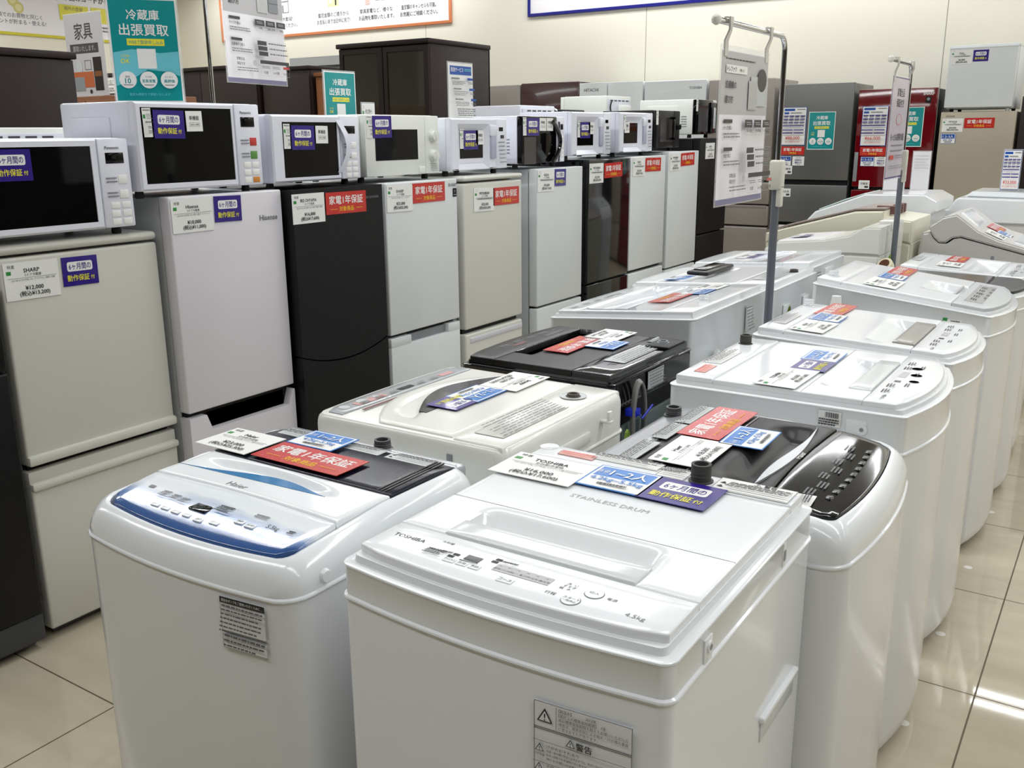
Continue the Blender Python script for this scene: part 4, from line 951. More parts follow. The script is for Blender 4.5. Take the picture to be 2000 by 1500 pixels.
# island side facing the open floor --------------------------------------------------------
def r_hook(a):
    def f(cp, zf):
        W = a['W']; prints(cp, [('#', W*.56, .062, (.06, .018), LGP), ('#', W*.42, .062, (.018, .014), BLACKG)]+[('=', W*q, .075, (.03, .02, 3), INK) for q in (.2, .3, .66, .76)]+[('=', W*q, .04, (.03, .012, 2), INK) for q in (.34, .55, .7)]+[(a['b'], W*.12, .06, .012, INK, 'c')], zf)
    return f
t, z3, P3_, L3_ = flat_top('white washing machine with purple card and grey flap, between the black-lidded and red-card ones', .53, .545, .91, .91, .80, -.355, 2.06, 90, .045, .092, .438, (.105, .42, .14, .212, .034), (.1, .42, .094, .145), hook=r_hook(dict(W=.53, b='TOSHIBA')), fold=.228, body=STEEL)
P = wcard('TOSHIBA', 'AW-5G6 5.0kg 2018年製 ステンレス槽', '¥16,000', '¥17,600', .19, .1)
topcards(t, z3, [(P, .112, .29), (PC, .262, .27), (PEO, .378, .275)]); inlet(t, .43, .505, z3(0), h=.026, r=.0155)
for x, y, rr in ((.3, .035, .013), (.37, .046, .013), (.235, .028, .011)): b = MB(); b.cyl((x, y, z3(y)-.002), (x, y, z3(y)+.001), rr, rr*.95, WHITE, 22); b.lathe([(rr, .0), (rr+.0005, .0006), (rr, .001)], (x, y, z3(y)), INKG, 22); b.build('button', P3_)
lab = text_label(.15, .05, 6, 21); put(lab, (.15, .05), 'caution_label', t, (.24, .5, z3(0)+.0016), TOP); lab = text_label(.08, .03, 3, 23, m=INKP, ink=PINKT); put(lab, (.08, .03), 'caution_label', t, (.1, .49, z3(0)+.0016), TOP)
b = MB(); b.box(-.002, .003, .075, .12, .835, .868, WHITE, .004); b.cyl((.002, .085, .848), (-.004, .085, .848), .014, .012, WHITE, 22); b.cyl((0, .085, .848), (-.006, .085, .848), .005, .004, GREYM, 12); b.build('screw_cap', t)
put(BL[0], BL[1], 'barcode_label', t, (-.002, .155, .862), Matrix(((0, 0, -1, 0), (-1, 0, 0, 0), (0, 1, 0, 0), (0, 0, 0, 1))))
SIDE = Matrix(((0, 0, -1, 0), (-1, 0, 0, 0), (0, 1, 0, 0), (0, 0, 0, 1)))
t, z4, P4_, L4_ = flat_top('white washing machine with taupe lid flap beside its grey panel print', .51, .55, .897, .92, .80, -.36, 2.68, 90, .045, .106, .46, (.06, .41, .16, .24, .036), (.075, .41, .108, .168), flapm=mat('taupe_flap', (158, 154, 148), .25, coat=.3), hook=r_hook(dict(W=.51, b='AQUA')), body=STEEL)
P = wcard('AQUA', 'AQW-S45E 4.5kg 2018年製', '¥15,000', '¥16,500', .17, .1); topcards(t, z4, [(P, .12, .4), (PEO, .275, .4), (RC, .455-.035, .415)])
topcards(t, z4, []); inlet(t, .43, .508, z4(.5), WHITE, .024, .016, LABELW)
b = MB(); b.cyl((-.004, .47, .83), (-.02, .47, .83), .001, .001, WHITE); 
lab = text_label(.16, .05, 5, 31, m=WHITE, ink=INKG); put(lab, (.16, .05), 'caution_label', t, (.18, .505, z4(.5)+.0016), TOP)
def silver_hook(cp, zf):
    prints(cp, [('#', .3, .07, (.4, .06), SILVER), ('#', .29, .066, (.022, .013), BLACKG)]+[('=', .14+.07*i, .085, (.04, .022, 3), INK) for i in range(5)]+[('=', .2+.07*i, .05, (.035, .01, 2), INK) for i in range(4)], zf)
t, z5, P5_, L5_ = flat_top('white washing machine with silver-grey control panel, green barcode sticker on its side', .58, .6, .893, .962, .80, -.365, 3.48, 90, .05, .125, .5, (.2, .4, .16, .26, .03), (.2, .4, .14, .15), hook=silver_hook, body=STEEL, flapm=LGP, panm=GREYL)
P = wcard('Panasonic', 'NA-F60B12 6.0kg 2019年製', '¥25,000', '¥27,500', .19, .115); topcards(t, z5, [(P, .14, .375), (PEO, .31, .38), (RC, .475, .38)])
inlet(t, .1, .55, z5(.55), WHITE, .02, .018, LABELW); bg = bar_label(.05, .035, True); put(bg[0], bg[1], 'barcode_label', t, (-.002, .11, .835), SIDE)
b = MB(); b.cyl((-.03, .5, .79), (-.03, .5, .87), .02, .02, BLACKM, 20); b.cyl((-.03, .5, .87), (-.03, .5, .905), .021, .016, LABELW, 20); b.box(-.03, .002, .49, .51, .80, .82, BLACKM); b.build('hose_joint', t)
t, z5b, P_, L_ = flat_top('white washing machine with dark smoked lid, squeezed behind the silver-panelled one', .44, .55, .868, .88, .79, -.36, 4.085, 90, .05, .11, .46, None, None, lidm=SMOKE, panm=GREYD, body=STEEL)
topcards(t, z5b, [])
t, z6, P_, L_ = flat_top('white washing machine with wave-shaped lid recess, in front of the one with slanted lid', .56, .53, .858, .885, .78, -.36, 4.56, 90, .03, .11, .44, (.08, .48, .13, .26, .03), None, hook=r_hook(dict(W=.56, b='SHARP')), body=STEEL)
P = wcard('SHARP', 'ES-GE5D 5.5kg 2020年製', '¥22,000', '¥24,200', .16, .105); topcards(t, z6, [(P, .2, .33), (RC, .41, .33)]); put(BL[0], BL[1], 'barcode_label', t, (-.002, .08, .80), SIDE)
lab = text_label(.16, .05, 5, 41, m=WHITE, ink=INKG); put(lab, (.16, .05), 'caution_label', t, (.3, .49, z6(.5)+.0016), TOP)

# island side facing the fridges ------------------------------------------------------------
def arch(q): return .078+.12*abs((q-.27)/.25)**2.2
zf2 = lambda q: .897
t = washer('cream washing machine with arched lid and grey control strip, next to the cloud-print one', .52, .505, zf2, .80, [(.03, 0), (.02, .001), (.010, .004), (.004, .010), (.003, .018)], -1.45, 1.925, -90, .035, .012, WARM, WARM)
m = MB(); m.hf(.022, .498, lambda q: .02-.01*(1-((q-.26)/.26)**2)+max(0, .022-min(q-.022, .498-q))**2*30, .072, zf2, mat('grey_panel_film', (158, 162, 164), .25, coat=.3), 16, 4, .003, .006); P = m.build('control_panel', t)
prb = MB(); prints(prb, [('#', .255, .048, (.05, .017), NAVY), ('#', .1, .05, (.05, .02), mat('pink_panel_print', (196, 150, 148), .4)), ('#', .38, .048, (.1, .025), mat('pink_panel_print', (196, 150, 148)))]+[('=', .14+.05*i, .06, (.03, .014, 3), DKINK) for i in range(6)], lambda q: .8972); prb.build('panel_print', P)
for x, rr in ((.4, .017), (.355, .01), (.46, .014)): b = MB(); b.cyl((x, .042, .896), (x, .042, .8985), rr, rr*.9, GREYL, 22); b.build('button', P)
b = MB(); b.box(.33, .45, .085, .092, .897, .8978, mat('maroon_print', (110, 62, 60), .4)); b.build('panel_print', P)
m = MB(); m.hf(.02, .50, arch, .37, lambda q: .8985, WARM, 40, 26, .006, .006, lambda x, y: -.010*smooth(.0, .03, y-arch(x)-.03)*(1-smooth(.02, .05, y-arch(x)-.06))*smooth(.05, .12, x)*(1-smooth(.4, .47, x))); LD = m.build('lid', t)
m = MB(); A = [(.03+.37*i/n, .205-lens(.03+.37*i/n, .03, .4, .075)) for i in range(n+1)]; L = [(p[0], p[1], .9) for p in A]+[(.4, .225, .9), (.03, .225, .9)]; m.loft([[(p[0], p[1], p[2]-.006) for p in L], L], SMOKE, False, True); m.build('lid_window', LD)
m = MB(); m.hf(.014, .506, .374, .493, lambda q: .898, WARM, 6, 4, .007, .012); m.build('back_strip', t)
P = wcard('SHARP', 'ES-TX5A 5.5kg 2017年製', '¥15,000', '¥16,500', .155, .105)
topcards(t, zf2, [(P, .088, .25), (PEO, .225, .235), (PC, .305, .235)], .005); inlet(t, .12, .43, .898, mat('brown_inlet', (92, 84, 78), .6), .008, .014, HOLE)
b = MB(); b.lathe([(.03, .001), (.031, .002), (.028, .0005), (.016, -.001)], (.12, .43, .8985), GREYL, 26); b.build('inlet_dish', t)
lab = text_label(.26, .07, 8, 52, m=WARM, ink=INKG); put(lab, (.26, .07), 'caution_label', t, (.33, .43, .899), TOP)
b = MB()
for x in (.12, .40): b.box(x-.01, x+.01, .5, .53, .85, .856, WARM, .002); b.box(x-.008, x+.008, .52, .528, .85, .878, WARM, .003)
b.box(.18, .34, .503, .51, .82, .845, WARM, .003); b.build('hose_hook', t); steel_back(t, .52, .505, .08, .76); earth(t, .1, .545, .79)
b = MB(); b.box(.519, .523, .37, .384, .835, .868, GREYM, .005); b.build('side_slot', t); b = MB(); b.box(.38, .41, .5, .54, .79, .83, WARM, .006); b.build('drain_outlet', t)
# black one
def k_hook(cp, zf): prints(cp, [('=', .12+.07*i, .05, (.04, .02, 3), INKG) for i in range(4)]+[('#', .3, .058, (.06, .014), mat('maroon_print', (110, 62, 60))), ('#', .12, .065, (.1, .02), GREYD)], zf)
t, zk, P_, L_ = flat_top('all-black washing machine with black lid pocket', .51, .47, .888, .888, .80, -1.51, 2.55, -90, .02, .1, .345, (.02, .40, .105, .165, .045), (.03, .39, .101, .108), lidm=CHAR, flapm=BLACKG, panm=CHAR, body=BLACKM, topm=BLACKG, hook=k_hook, rim=.012)
P = wcard('AQUA', 'AQW-GV80H 8.0kg 2019年製', '¥32,000', '¥35,200', .15, .108); pk = people_card('3人~', '8.0kg~', .11, .095)
topcards(t, zk, [(P, .072, .235), (RC, .24, .205), (pk, .19, .285)])
lab = text_label(.22, .065, 7, 61, m=mat('grey_label', (206, 210, 208)), ink=INKG); put(lab, (.22, .065), 'caution_label', t, (.255, .398, zk(0)+.002), TOP)
lab = text_label(.06, .04, 3, 63, m=GREYM, ink=GREYL); put(lab, (.06, .04), 'caution_label', t, (.06, .385, zk(0)+.002), TOP)
b = MB(); b.box(.04, .16, .39, .464, .888, .897, BLACKM, .004); b.build('inlet_hood', t); inlet(t, .1, .42, .895, GREYM, .006, .014, GREYL)
steel_back(t, .51, .47, .08, .75); b = MB()
for k in range(3): b.tube([(.40+.035*cos(a)+.01*k, .488+.008*k, .76+.1*sin(a)) for a in [2*pi*i/18 for i in range(19)]], .0045, CORDG, 7)
b.tube([(.37, .49, .68), (.30, .5, .6), (.27, .495, .5)], .0045, CORDG, 7); b.build('power_cord', t); b = MB(); b.box(.425, .455, .478, .51, .775, .795, TIE, .003); b.tube([(.43, .5, .785), (.45, .525, .775), (.4, .53, .8)], .003, TIE, 6); b.build('cable_tie', t); earth(t, .12, .505, .79)
lab = text_label(.1, .05, 6, 66, m=GREYL, ink=INKG); put(lab, (.1, .05), 'rating_label', t, (.26, .473, .835), Matrix(((-1, 0, 0, 0), (0, 0, 1, 0), (0, 1, 0, 0), (0, 0, 0, 1))))
BACK = Matrix(((-1, 0, 0, 0), (0, 0, 1, 0), (0, 1, 0, 0), (0, 0, 0, 1)))
# white with clear lid
def w_hook(cp, zf): prints(cp, [('#', .4, .055, (.4, .05), GREYL)]+[('=', .24+.08*i, .065, (.05, .02, 3), INKG) for i in range(5)]+[('#', .3, .05, (.03, .012), GREYD)], zf)
t, z4l, P_, L_ = flat_top('large white washing machine with clear sunken lid, beside the all-black one', .66, .52, .902, .945, .74, -1.61, 3.34, -90, .02, .10, .4, (.06, .60, .11, .26, .03), None, hook=w_hook, lidm=mat('clear_lid_white', (222, 226, 230), .08, coat=.6))
topcards(t, z4l, [(RC, .37, .315), (PEO, .22, .35)]); P = wcard('TOSHIBA', 'AW-7D8 7.0kg 2019年製', '¥27,000', '¥29,700', .15, .1); topcards(t, z4l, [(P, .09, .35)])
inlet(t, .42, .45, z4l(.45), WHITE, .02, .016, LABELW); lab = text_label(.06, .09, 8, 71, m=WHITE, ink=INKG); put(lab, (.06, .09), 'rating_label', t, (.18, .5235, .85), BACK)
b = MB()
for k in range(5): b.tube([(.5+.006*k+.03*cos(a), .535+.004*k, .70+.1*sin(a)) for a in [2*pi*i/16 for i in range(17)]], .005, CORDW, 7)
b.build('power_cord', t); earth(t, .06, .55, .78); steel_back(t, .66, .52, .08, .70); b = MB(); b.box(.658, .662, .27, .29, .84, .866, GREYM, .002); b.build('side_slot', t)
# white with raised dark handle, and others beyond
t, z5l, P_, L_ = flat_top('white washing machine with raised dark lid handle', .56, .6, .895, .935, .76, -1.68, 3.97, -90, .02, .11, .44, (.06, .5, .12, .3, .02), None)
h = MB(); h.box(.06, .36, .165, .26, .913, .93, CHAR, .01, 3); h.box(.1, .32, .18, .235, .928, .936, SMOKE, .004); h.build('lid_handle', L_); topcards(t, z5l, [(PEO, .42, .165)]); lab = text_label(.3, .09, 6, 75, m=WHITE, ink=INKG); put(lab, (.3, .09), 'caution_label', t, (.3, .52, z5l(.52)+.002), TOP); inlet(t, .2, .56, z5l(.56), INLET, .012, .016, HOLE)
for k in range(2): b = MB(); b.box(.12+.25*k, .2+.25*k, .6, .607, .60, .84, WHITE, .003); b.build('back_rib', t); earth(t, .5, .625, .80)
lab = text_label(.05, .05, 4, 77, m=LABELW, ink=CBLUE); put(lab, (.05, .05), 'rating_label', t, (.1, .6085, .72), BACK)
t, z6l, P_, L_ = flat_top('white washing machine with blue and brown card on its clear lid', .55, .56, .9, .935, .76, -1.69, 4.6, -90, .02, .11, .43, (.05, .5, .12, .36, .025), None, lidm=mat('clear_lid_white', (222, 226, 230)))
pq = people_card('3人~', '7.0kg~', .2, .09, PURP); topcards(t, z6l, [(pq, .3, .21)]); b = MB(); b.box(.2, .34, .558, .566, .79, .89, WHITE, .012, 3); b.build('back_cover', t); lab = text_label(.06, .1, 8, 81, m=WHITE, ink=INKG); put(lab, (.06, .1), 'rating_label', t, (.45, .564, .84), BACK)
def prof(label, W, x, y, rot, body, upper, D, mb=WHITE, mu=WHITE):
    t = thing('washing_machine', label, 'washing machine'); place(t, x, y, rot)
    b = MB(); b.prism(body, 0, W, mb, .012, 3); b.build('body', t)
    b = MB(); b.prism(upper, -.003, W+.003, mu, .008, 3); u = b.build('top_cover', t)
    for fx in (.05, W-.05):
        for fy in (.06, D-.06): f = MB(); f.lathe([(.022, 0), (.02, .055)], (fx, fy, 0), RUBBER, 12); f.build('foot', t)
    return t, u
t, u = prof('white twin-lid washing machine with cream hose, third from the far end of the fridge-facing side', .5, -1.56, 5.22, -90, [(0, .05), (.56, .05), (.56, .9), (.42, .9), (0, .87)], [(0, .872), (.42, .902), (.56, .902), (.56, 1.035), (.47, 1.03), (.41, .99), (.30, .965), (.06, .942), (0, .905)], .56, WARM, WARM)
b = MB(); b.hf(.05, .45, .05, .28, lambda q: .944+.1*(q-.05), FILM, 4, 3, .005, .004); b.build('lid', t); topm = people_card('1~2人', '5.0kg', .14, .08, PURP); put(topm[0], topm[1], 'capacity_card', t, (.3, .13, .957), TOP, 0, math.atan(.1))
b = MB(); b.box(.12, .3, .50, .565, 1.0, 1.05, WARM, .006); b.build('inlet_box', t); earth(t, .4, .57, .85)
b = MB(); b.tube([(.46, .53+.012, .62), (.475, .60, .72), (.49, .61, .80), (.51, .60, .85)], .026, HOSE, 14); b.cyl((.509, .6, .848), (.53, .592, .87), .036, .036, HOSE, 18); b.cyl((.5305, .5915, .8705), (.532, .591, .872), .024, .024, HOLE, 16); b.build('drain_hose', t)
t, u = prof('cream twin-tub machine with long sloping brown-edged lid', .52, -1.75, 5.82, -90, [(0, .05), (.78, .05), (.78, .9), (.60, .93), (0, .87)], [(0, .872), (.6, .932), (.775, .904), (.775, 1.02), (.63, 1.034), (.63, 1.068), (.48, 1.06), (0, .925)], .8, BEIGE, BEIGE)
b = MB(); b.prism([(0, .93), (.48, 1.065), (.63, 1.072), (.63, 1.08), (.48, 1.073), (0, .938)], .02, .5, mat('brown_lid_edge', (150, 136, 128), .3), .002); b.build('lid', t)
b = MB(); b.box(.34, .38, .56, .66, 1.04, 1.085, mat('maroon_dial', (104, 72, 70), .4), .004)
for k in range(3): b.box(.1+.07*k, .13+.07*k, .62, .66, 1.035, 1.085, mat('maroon_dial', (104, 72, 70)), .004)
b.build('dial', t)
b = MB()
for k in range(8): b.box(.05+.055*k, .09+.055*k, .778, .786, .70, .80, BEIGE, .003)
b.build('back_vent', t)
t, u = prof('large white washing machine with steep domed lid, far end of the fridge-facing side', .55, -1.72, 6.45, -90, [(0, .05), (.72, .05), (.72, .9), (0, .88)], [(0, .882), (.72, .902), (.72, 1.0), (.76, 1.03), (.76, 1.085), (.69, 1.122), (.36, 1.118), (.25, 1.074), (.07, 1.005), (.02, .948)], .72)
b = MB(); b.prism([(.08, 1.012), (.25, 1.08), (.34, 1.112), (.34, 1.118), (.24, 1.084), (.08, 1.018)], .08, .5, mat('pale_green_lid', (206, 226, 218), .15, coat=.4), .002); b.build('lid', t); put(topm[0], topm[1], 'capacity_card', t, (.3, .17, 1.056), TOP, 0, math.atan(.4))
b = MB(); b.box(.1, .5, .715, .726, .3, .85, STEELB, .003); b.build('back_panel', t); b = MB(); b.cyl((.45, .84, .98), (.45, .93, .98), .02, .02, GREYM, 14); b.cyl((.45, .86, .98), (.45, .86, 1.01), .008, .008, WOOD, 10); b.build('tap_joint', t)
GW = mat('warm_grey_plastic', (204, 202, 198), .3)
t, u = prof('warm grey washing machine with hump-backed slanted lid', .58, -.38, 5.37, 90, [(0, .05), (.56, .05), (.565, .86), (.555, .955), (.52, .963), (.50, .93), (.47, .905), (.43, .905), (.40, .93), (.37, .938), (.06, .865), (0, .84)], [(.0, .845), (.06, .871), (.365, .944), (.405, .936), (.435, .911), (.468, .911), (.495, .936), (.515, .968), (.525, .99), (.46, 1.04), (.395, 1.058), (.35, 1.026), (.285, .977), (.19, .936), (.07, .904), (0, .875)], .56, GW, GW)
pg = wcard('HITACHI', 'BW-V80C 8.0kg 2018年製', '¥35,000', '¥38,500', .17, .1)
sl = math.atan((.977-.936)/.095)
for me, x, y in ((pg, .14, .215), (PEO, .3, .185), (RC, .38, .245)): put(me[0], me[1], me[0].name.split('.')[0], t, (x, y, .936+(y-.19)*.43+.004), TOP, 0, sl)
b = MB(); b.hf(.1, .48, .3, .39, lambda q: .977+(q-.285)*.75+.004, WHITE, 4, 3, .004, .004); b.build('control_panel', t); b = MB(); b.hf(.06, .52, .02, .13, lambda q: .882+(q)*.32+.003, mat('pale_grey_pocket', (206, 210, 214)), 6, 4, .01, .004); b.build('lid', t)
bg2 = bar_label(.05, .05, True); put(bg2[0], bg2[1], 'barcode_label', t, (-.004, .06, .80), SIDE); b = MB(); b.box(-.003, .002, .2, .215, .82, .855, GREYM, .002); b.build('side_slot', t)
t, u = prof('white washing machine carrying a clear upright price holder, farthest on the open-floor side', .62, -.45, 6.5, 90, [(0, .05), (.62, .05), (.62, .918), (.53, .92), (0, .92)], [(0, .922), (.53, .922), (.615, .922), (.62, .992), (.54, 1.0), (.51, 1.059), (.49, 1.073), (.13, 1.069), (0, 1.045)], .58, GW, WHITE)
b = MB(); b.prism([(.47, 1.075), (.43, 1.107), (.14, 1.105), (.10, 1.07)], .1, .56, WHITE, .006); b.build('lid', t); b = MB(); b.box(.2, .45, .16, .30, 1.104, 1.108, GREYM, .001); b.build('lid_window', t)

# ---------------------------------------------------------------- sign stands and hanging guides
def stand(label, x, y, top, y_arm, joint, mlow=POLEG):
    t = thing('sign_stand', label, 'sign stand', (x, y, 0))
    b = MB(); b.lathe([(.11, 0), (.11, .006), (.025, .012), (.02, .03)], (0, 0, 0), POLEG, 28); b.build('base_plate', t)
    if joint:
        b = MB(); b.tube([(0, 0, .01), (0, 0, joint-.02)], .0135, mlow, 14); b.build('lower_pole', t)
        b = MB(); b.box(-.022, .022, -.02, .02, joint-.065, joint+.03, CLAMP, .008, 3); b.box(.004, .022, -.014, .014, joint-.12, joint-.05, CLAMP, .005); b.build('clamp', t)
    r = .045; d = y_arm-y
    s = -1 if d < 0 else 1
    pts = [(0, 0, joint or .01), (0, 0, top-r)]+[(0, s*r*(1-cos(a)), top-r+r*sin(a)) for a in [pi/2*i/6 for i in range(1, 7)]]+[(0, d, top)]
    b = MB(); b.tube(pts, .0085, CHROME, 14); b.build('upper_pole', t)
    b = MB(); b.lathe([(.004, -.014), (.012, -.008), (.014, 0), (.012, .008), (.004, .014)], (0, d, top), mat('clear_end_cap', (226, 224, 216), .1, coat=.5), 16); b.build('end_cap', t)
    return t
def hang(label, me, w, h, x, y0, y1, ztop, zbar, group=None, flip=False, xa=None):
    """sheet hung under a bar that runs along y; read from the +x side"""
    t = thing('hanging_sign', label, 'hanging sign', (x, y0, ztop), math.atan2(y1-y0, (xa if xa is not None else x)-x)-0)
    link('sign_sheet', me, t, Matrix(((1, 0, 0, 0), (0, 0, -1, 0), (0, 1, 0, 0), (0, 0, 0, 1))))
    for q in (.09*w, .93*w):
        b = MB(); g = zbar-ztop
        b.loft([[(q+dx*s, dy, z) for dx, dy in ((-1, -.003-oy), (1, -.003-oy), (1, .002-oy), (-1, .002-oy))] for z, s, oy in ((-.03, .012, .001), (.01, .012, .001), (g-.02, .008, .012), (g+.012, .012, .013))], mat('clear_clip', (206, 202, 194), .12, coat=.4), True, True)
        b.tube([(q, .0125*cos(a), g+.0125*sin(a)) for a in [pi*i/8 for i in range(9)]], .0026, mat('clear_clip', (206, 202, 194)), 6); b.build('clip', t)
    return t
stand('chrome sign stand carrying the washing machine guide, grey lower pole', -1.0, 3.105, 1.768, 2.52, 1.36)
hang('hanging washing machine buying guide with grey picture above tables', guide_sheet(.40, .437, '洗濯機'), .40, .437, -1.0, 2.558, 2.958, 1.71, 1.768)
stand('chrome sign stand carrying the narrow pale violet sheet', -.965, 4.86, 1.775, 4.43, 1.36)
hang('hanging pale violet warranty sheet with a heart drawing', feature_sheet(.388, .457), .388, .457, -.965, 4.49, 4.878, 1.718, 1.775)
stand('thin chrome sign stand behind the microwaves, carrying the refrigerator guide', -3.12, 2.607, 2.22, 3.2, None).rotation_euler = (0, 0, R(11.6))
hang('hanging refrigerator buying guide above the microwaves', guide_sheet(.42, .47, '冷蔵庫'), .42, .47, -3.139, 2.70, 3.113, 2.158, 2.22, xa=-3.224)

def poster(name, label, cat, me, c, ang, foot=True, drop=0, w=.2, base=True):
    """upright sheet; c = lower left corner, ang = heading of its lower edge"""
    t = thing(name, label, cat, c, ang); link('poster', me[0] if isinstance(me, tuple) else me, t, Matrix(((1, 0, 0, 0), (0, 0, -1, -.0015), (0, 1, 0, me[1] if isinstance(me, tuple) else .3), (0, 0, 0, 1))))
    h = me[1] if isinstance(me, tuple) else .3
    b = MB(); b.box(-.004, w+.004, 0, .002, -drop, h+.006, CLEAR); b.box(-.004, w+.004, -.02, .05, -drop, -drop+.002, CLEAR); b.build('acrylic_stand', t)
    return t
A = lambda dx, dy: math.atan2(dy, dx)
poster('poster_stand', 'large teal refrigerator buying poster standing on a microwave', 'poster', (teal_poster(.205, .312), .312), (-2.745, 1.912, 1.584), A(.60, .80), w=.205)
poster('poster_stand', 'small teal refrigerator buying poster before the glass cabinet', 'poster', (teal_poster(.19, .28, True), .28), (-3.0, 3.105, 1.466), A(.03, 1), drop=.172, w=.19)
pc3, _ = price_card('ダイニングボード', '食器棚', '', '¥9,800', '¥10,780', .085, .15, True)
poster('card_stand', 'white price card beside the small teal poster', 'price card', (pc3, .15), (-2.975, 3.312, 1.466), A(0, 1), drop=.172, w=.085)
def delivery():
    w, h = .178, .235; c = Card(w, h); c.rect(.01, .012, w-.01, .05, FBLUE); c.txt('配送サービス', .018, .028, .02, PAPER, 'l', wmax=.09, bold=True); c.lines(.115, .022, .165, .036, 2, TEALL, .5)
    for i in range(3): c.lines(.018, .062+.045*i, .075, .07+.045*i, 1, INKG, .8, i); c.lines(.018, .076+.045*i, .115, .096+.045*i, 3, INKG, .4, i+4); c.rect(.125, .062+.045*i, .165, .072+.045*i, FBLUE); c.lines(.13, .08+.045*i, .16, .092+.045*i, 2, INKG, .5, i)
    c.lines(.02, .195, .15, .23, 4, INKG, .5, 9); return c.mesh('poster')
poster('notice_stand', 'white delivery service notice with blue heading on a microwave', 'notice', (delivery(), .235), (-2.62, 3.49, 1.549), A(.02, 1), w=.178)
def furn():
    w, h = .37, .47; c = Card(w, h, LGP); c.txt('家具', w*.5, .1, .1, DKINK, wmax=.18, bold=True); c.rect(.1*w, .17, .86*w, .225, DKINK); c.txt('買取いたします。', .48*w, .198, .035, LGP, wmax=.6*w)
    c.outline(.45*w, .265, .62*w, .32, DKINK, .003); c.disc(.3*w, .3, .03, GREYL, 20, .04); c.rect(.12*w, .33, .66*w, .42, mat('picture_orange', (178, 92, 44), .5)); c.rect(.12*w, .36, .4*w, .44, GREYM); c.rect(.68*w, .25, .9*w, .44, DKWOOD); c.rect(.7*w, .33, .88*w, .36, WOOD); c.disc(.55*w, .445, .012, INK)
    return c.mesh('poster')
t = poster('poster_stand', 'grey furniture buying sign with a room picture', 'poster', (furn(), .47), (-5.6, 3.6, 1.72), 0, w=.37)
t = thing('wooden_cabinet', 'low orange-brown cabinet under the furniture buying sign', 'cabinet', (-5.75, 3.55, 0)); b = MB(); b.box(0, .75, 0, .5, .03, 1.715, WOOD, .005); b.build('body', t); b = MB(); b.box(.01, .37, -.018, 0, .06, 1.69, WOOD, .003); b.build('cabinet_door', t); b = MB(); b.box(.38, .74, -.018, 0, .06, 1.69, WOOD, .003); b.build('cabinet_door', t); b = MB(); b.box(.02, .73, .02, .48, 0, .035, DKWOOD); b.build('plinth', t)

# ---------------------------------------------------------------- furniture behind the fridges
def cupboard(label, x, y, W, D, H, rot=0, m=DKWOOD, doors=2, cap=.012, glass=False):
    t = thing('cupboard', label, 'cabinet', (x, y, 0), R(rot))
    b = MB(); b.box(0, W, .02, D, .06, H-.03, m, .003) if not glass else None
    if glass:
        for q in ((0, .025), (W-.025, W)): b.box(q[0], q[1], .02, D, .06, H-.03, m, .003)
        b.box(0, W, D-.015, D, .06, H-.03, m); b.box(.02, W-.02, .05, D-.02, .06, .1, m)
        for k in range(4): b.box(.02, W-.02, .06, D-.02, .5+.35*k, .518+.35*k, m)
    b.build('carcass', t)
    b = MB(); b.box(-cap, W+cap, -cap, D, H-.032, H, m, .006); b.build('top_panel', t); b = MB(); b.box(.01, W-.01, .03, D-.01, 0, .062, m); b.build('plinth', t)
    for k in range(doors):
        x0, x1 = W*k/doors+.003, W*(k+1)/doors-.003
        b = MB()
        if glass:
            frame(b, x0, x1, .1, H-.036, x0+.04, x1-.04, .14, H-.075, .0, .01, m, .02); o = b.build('glass_door', t); b = MB(); b.box(x0+.038, x1-.038, .008, .013, .138, H-.073, GLASS); b.build('glass_pane', o)
        else: b.box(x0, x1, 0, .019, .08, H-.036, m, .003); b.build('cabinet_door', t)
    return t
cupboard('tall dark brown cabinet behind the photo-edge microwave', -4.2, 1.5, 1.225, .45, 1.857, 90)
t = cupboard('long dark brown cupboard under the yellow-framed banner', -8.8, 6.0, 2.2, .5, 2.085, 0, doors=3)
pcd, wd = price_card('カップボード', '収納家具', '', '¥29,800', '¥32,780', .19, .15, True); put(pcd, wd, 'price_card', t, (.13, -.002, 1.97))
cupboard('dark brown cupboard between the long one and the orange-brown one', -6.545, 6.02, .565, .5, 2.045, 0, doors=1)
cupboard('orange-brown wooden cupboard beside the glass cabinet', -5.935, 6.05, .45, .5, 1.985, 0, WOOD, 1)
cupboard('tall dark brown cabinet with sliding smoked glass doors', -4.96, 5.3, .82, .73, 2.105, 0, DKWOOD, 2, .012, True)
t = thing('display_case', 'grey-framed glass display case behind the orange-brown cupboard', 'display case', (-6.9, 6.7, 0))
b = MB(); frame(b, 0, .8, 0, 2.18, .06, .74, .1, 2.1, 0, .02, SILVER, .4); b.box(0, .8, .38, .4, 0, 2.18, SILVER); b.build('frame', t); b = MB(); b.box(.058, .742, .016, .022, .09, 2.11, mat('grey_case_glass', (84, 92, 92), .05, coat=.6, alpha=.85)); b.build('glass_pane', t); b = MB()
for k in range(4): b.box(.02, .78, .04, .38, .4+.45*k, .41+.45*k, GREYL)
b.build('shelf', t)

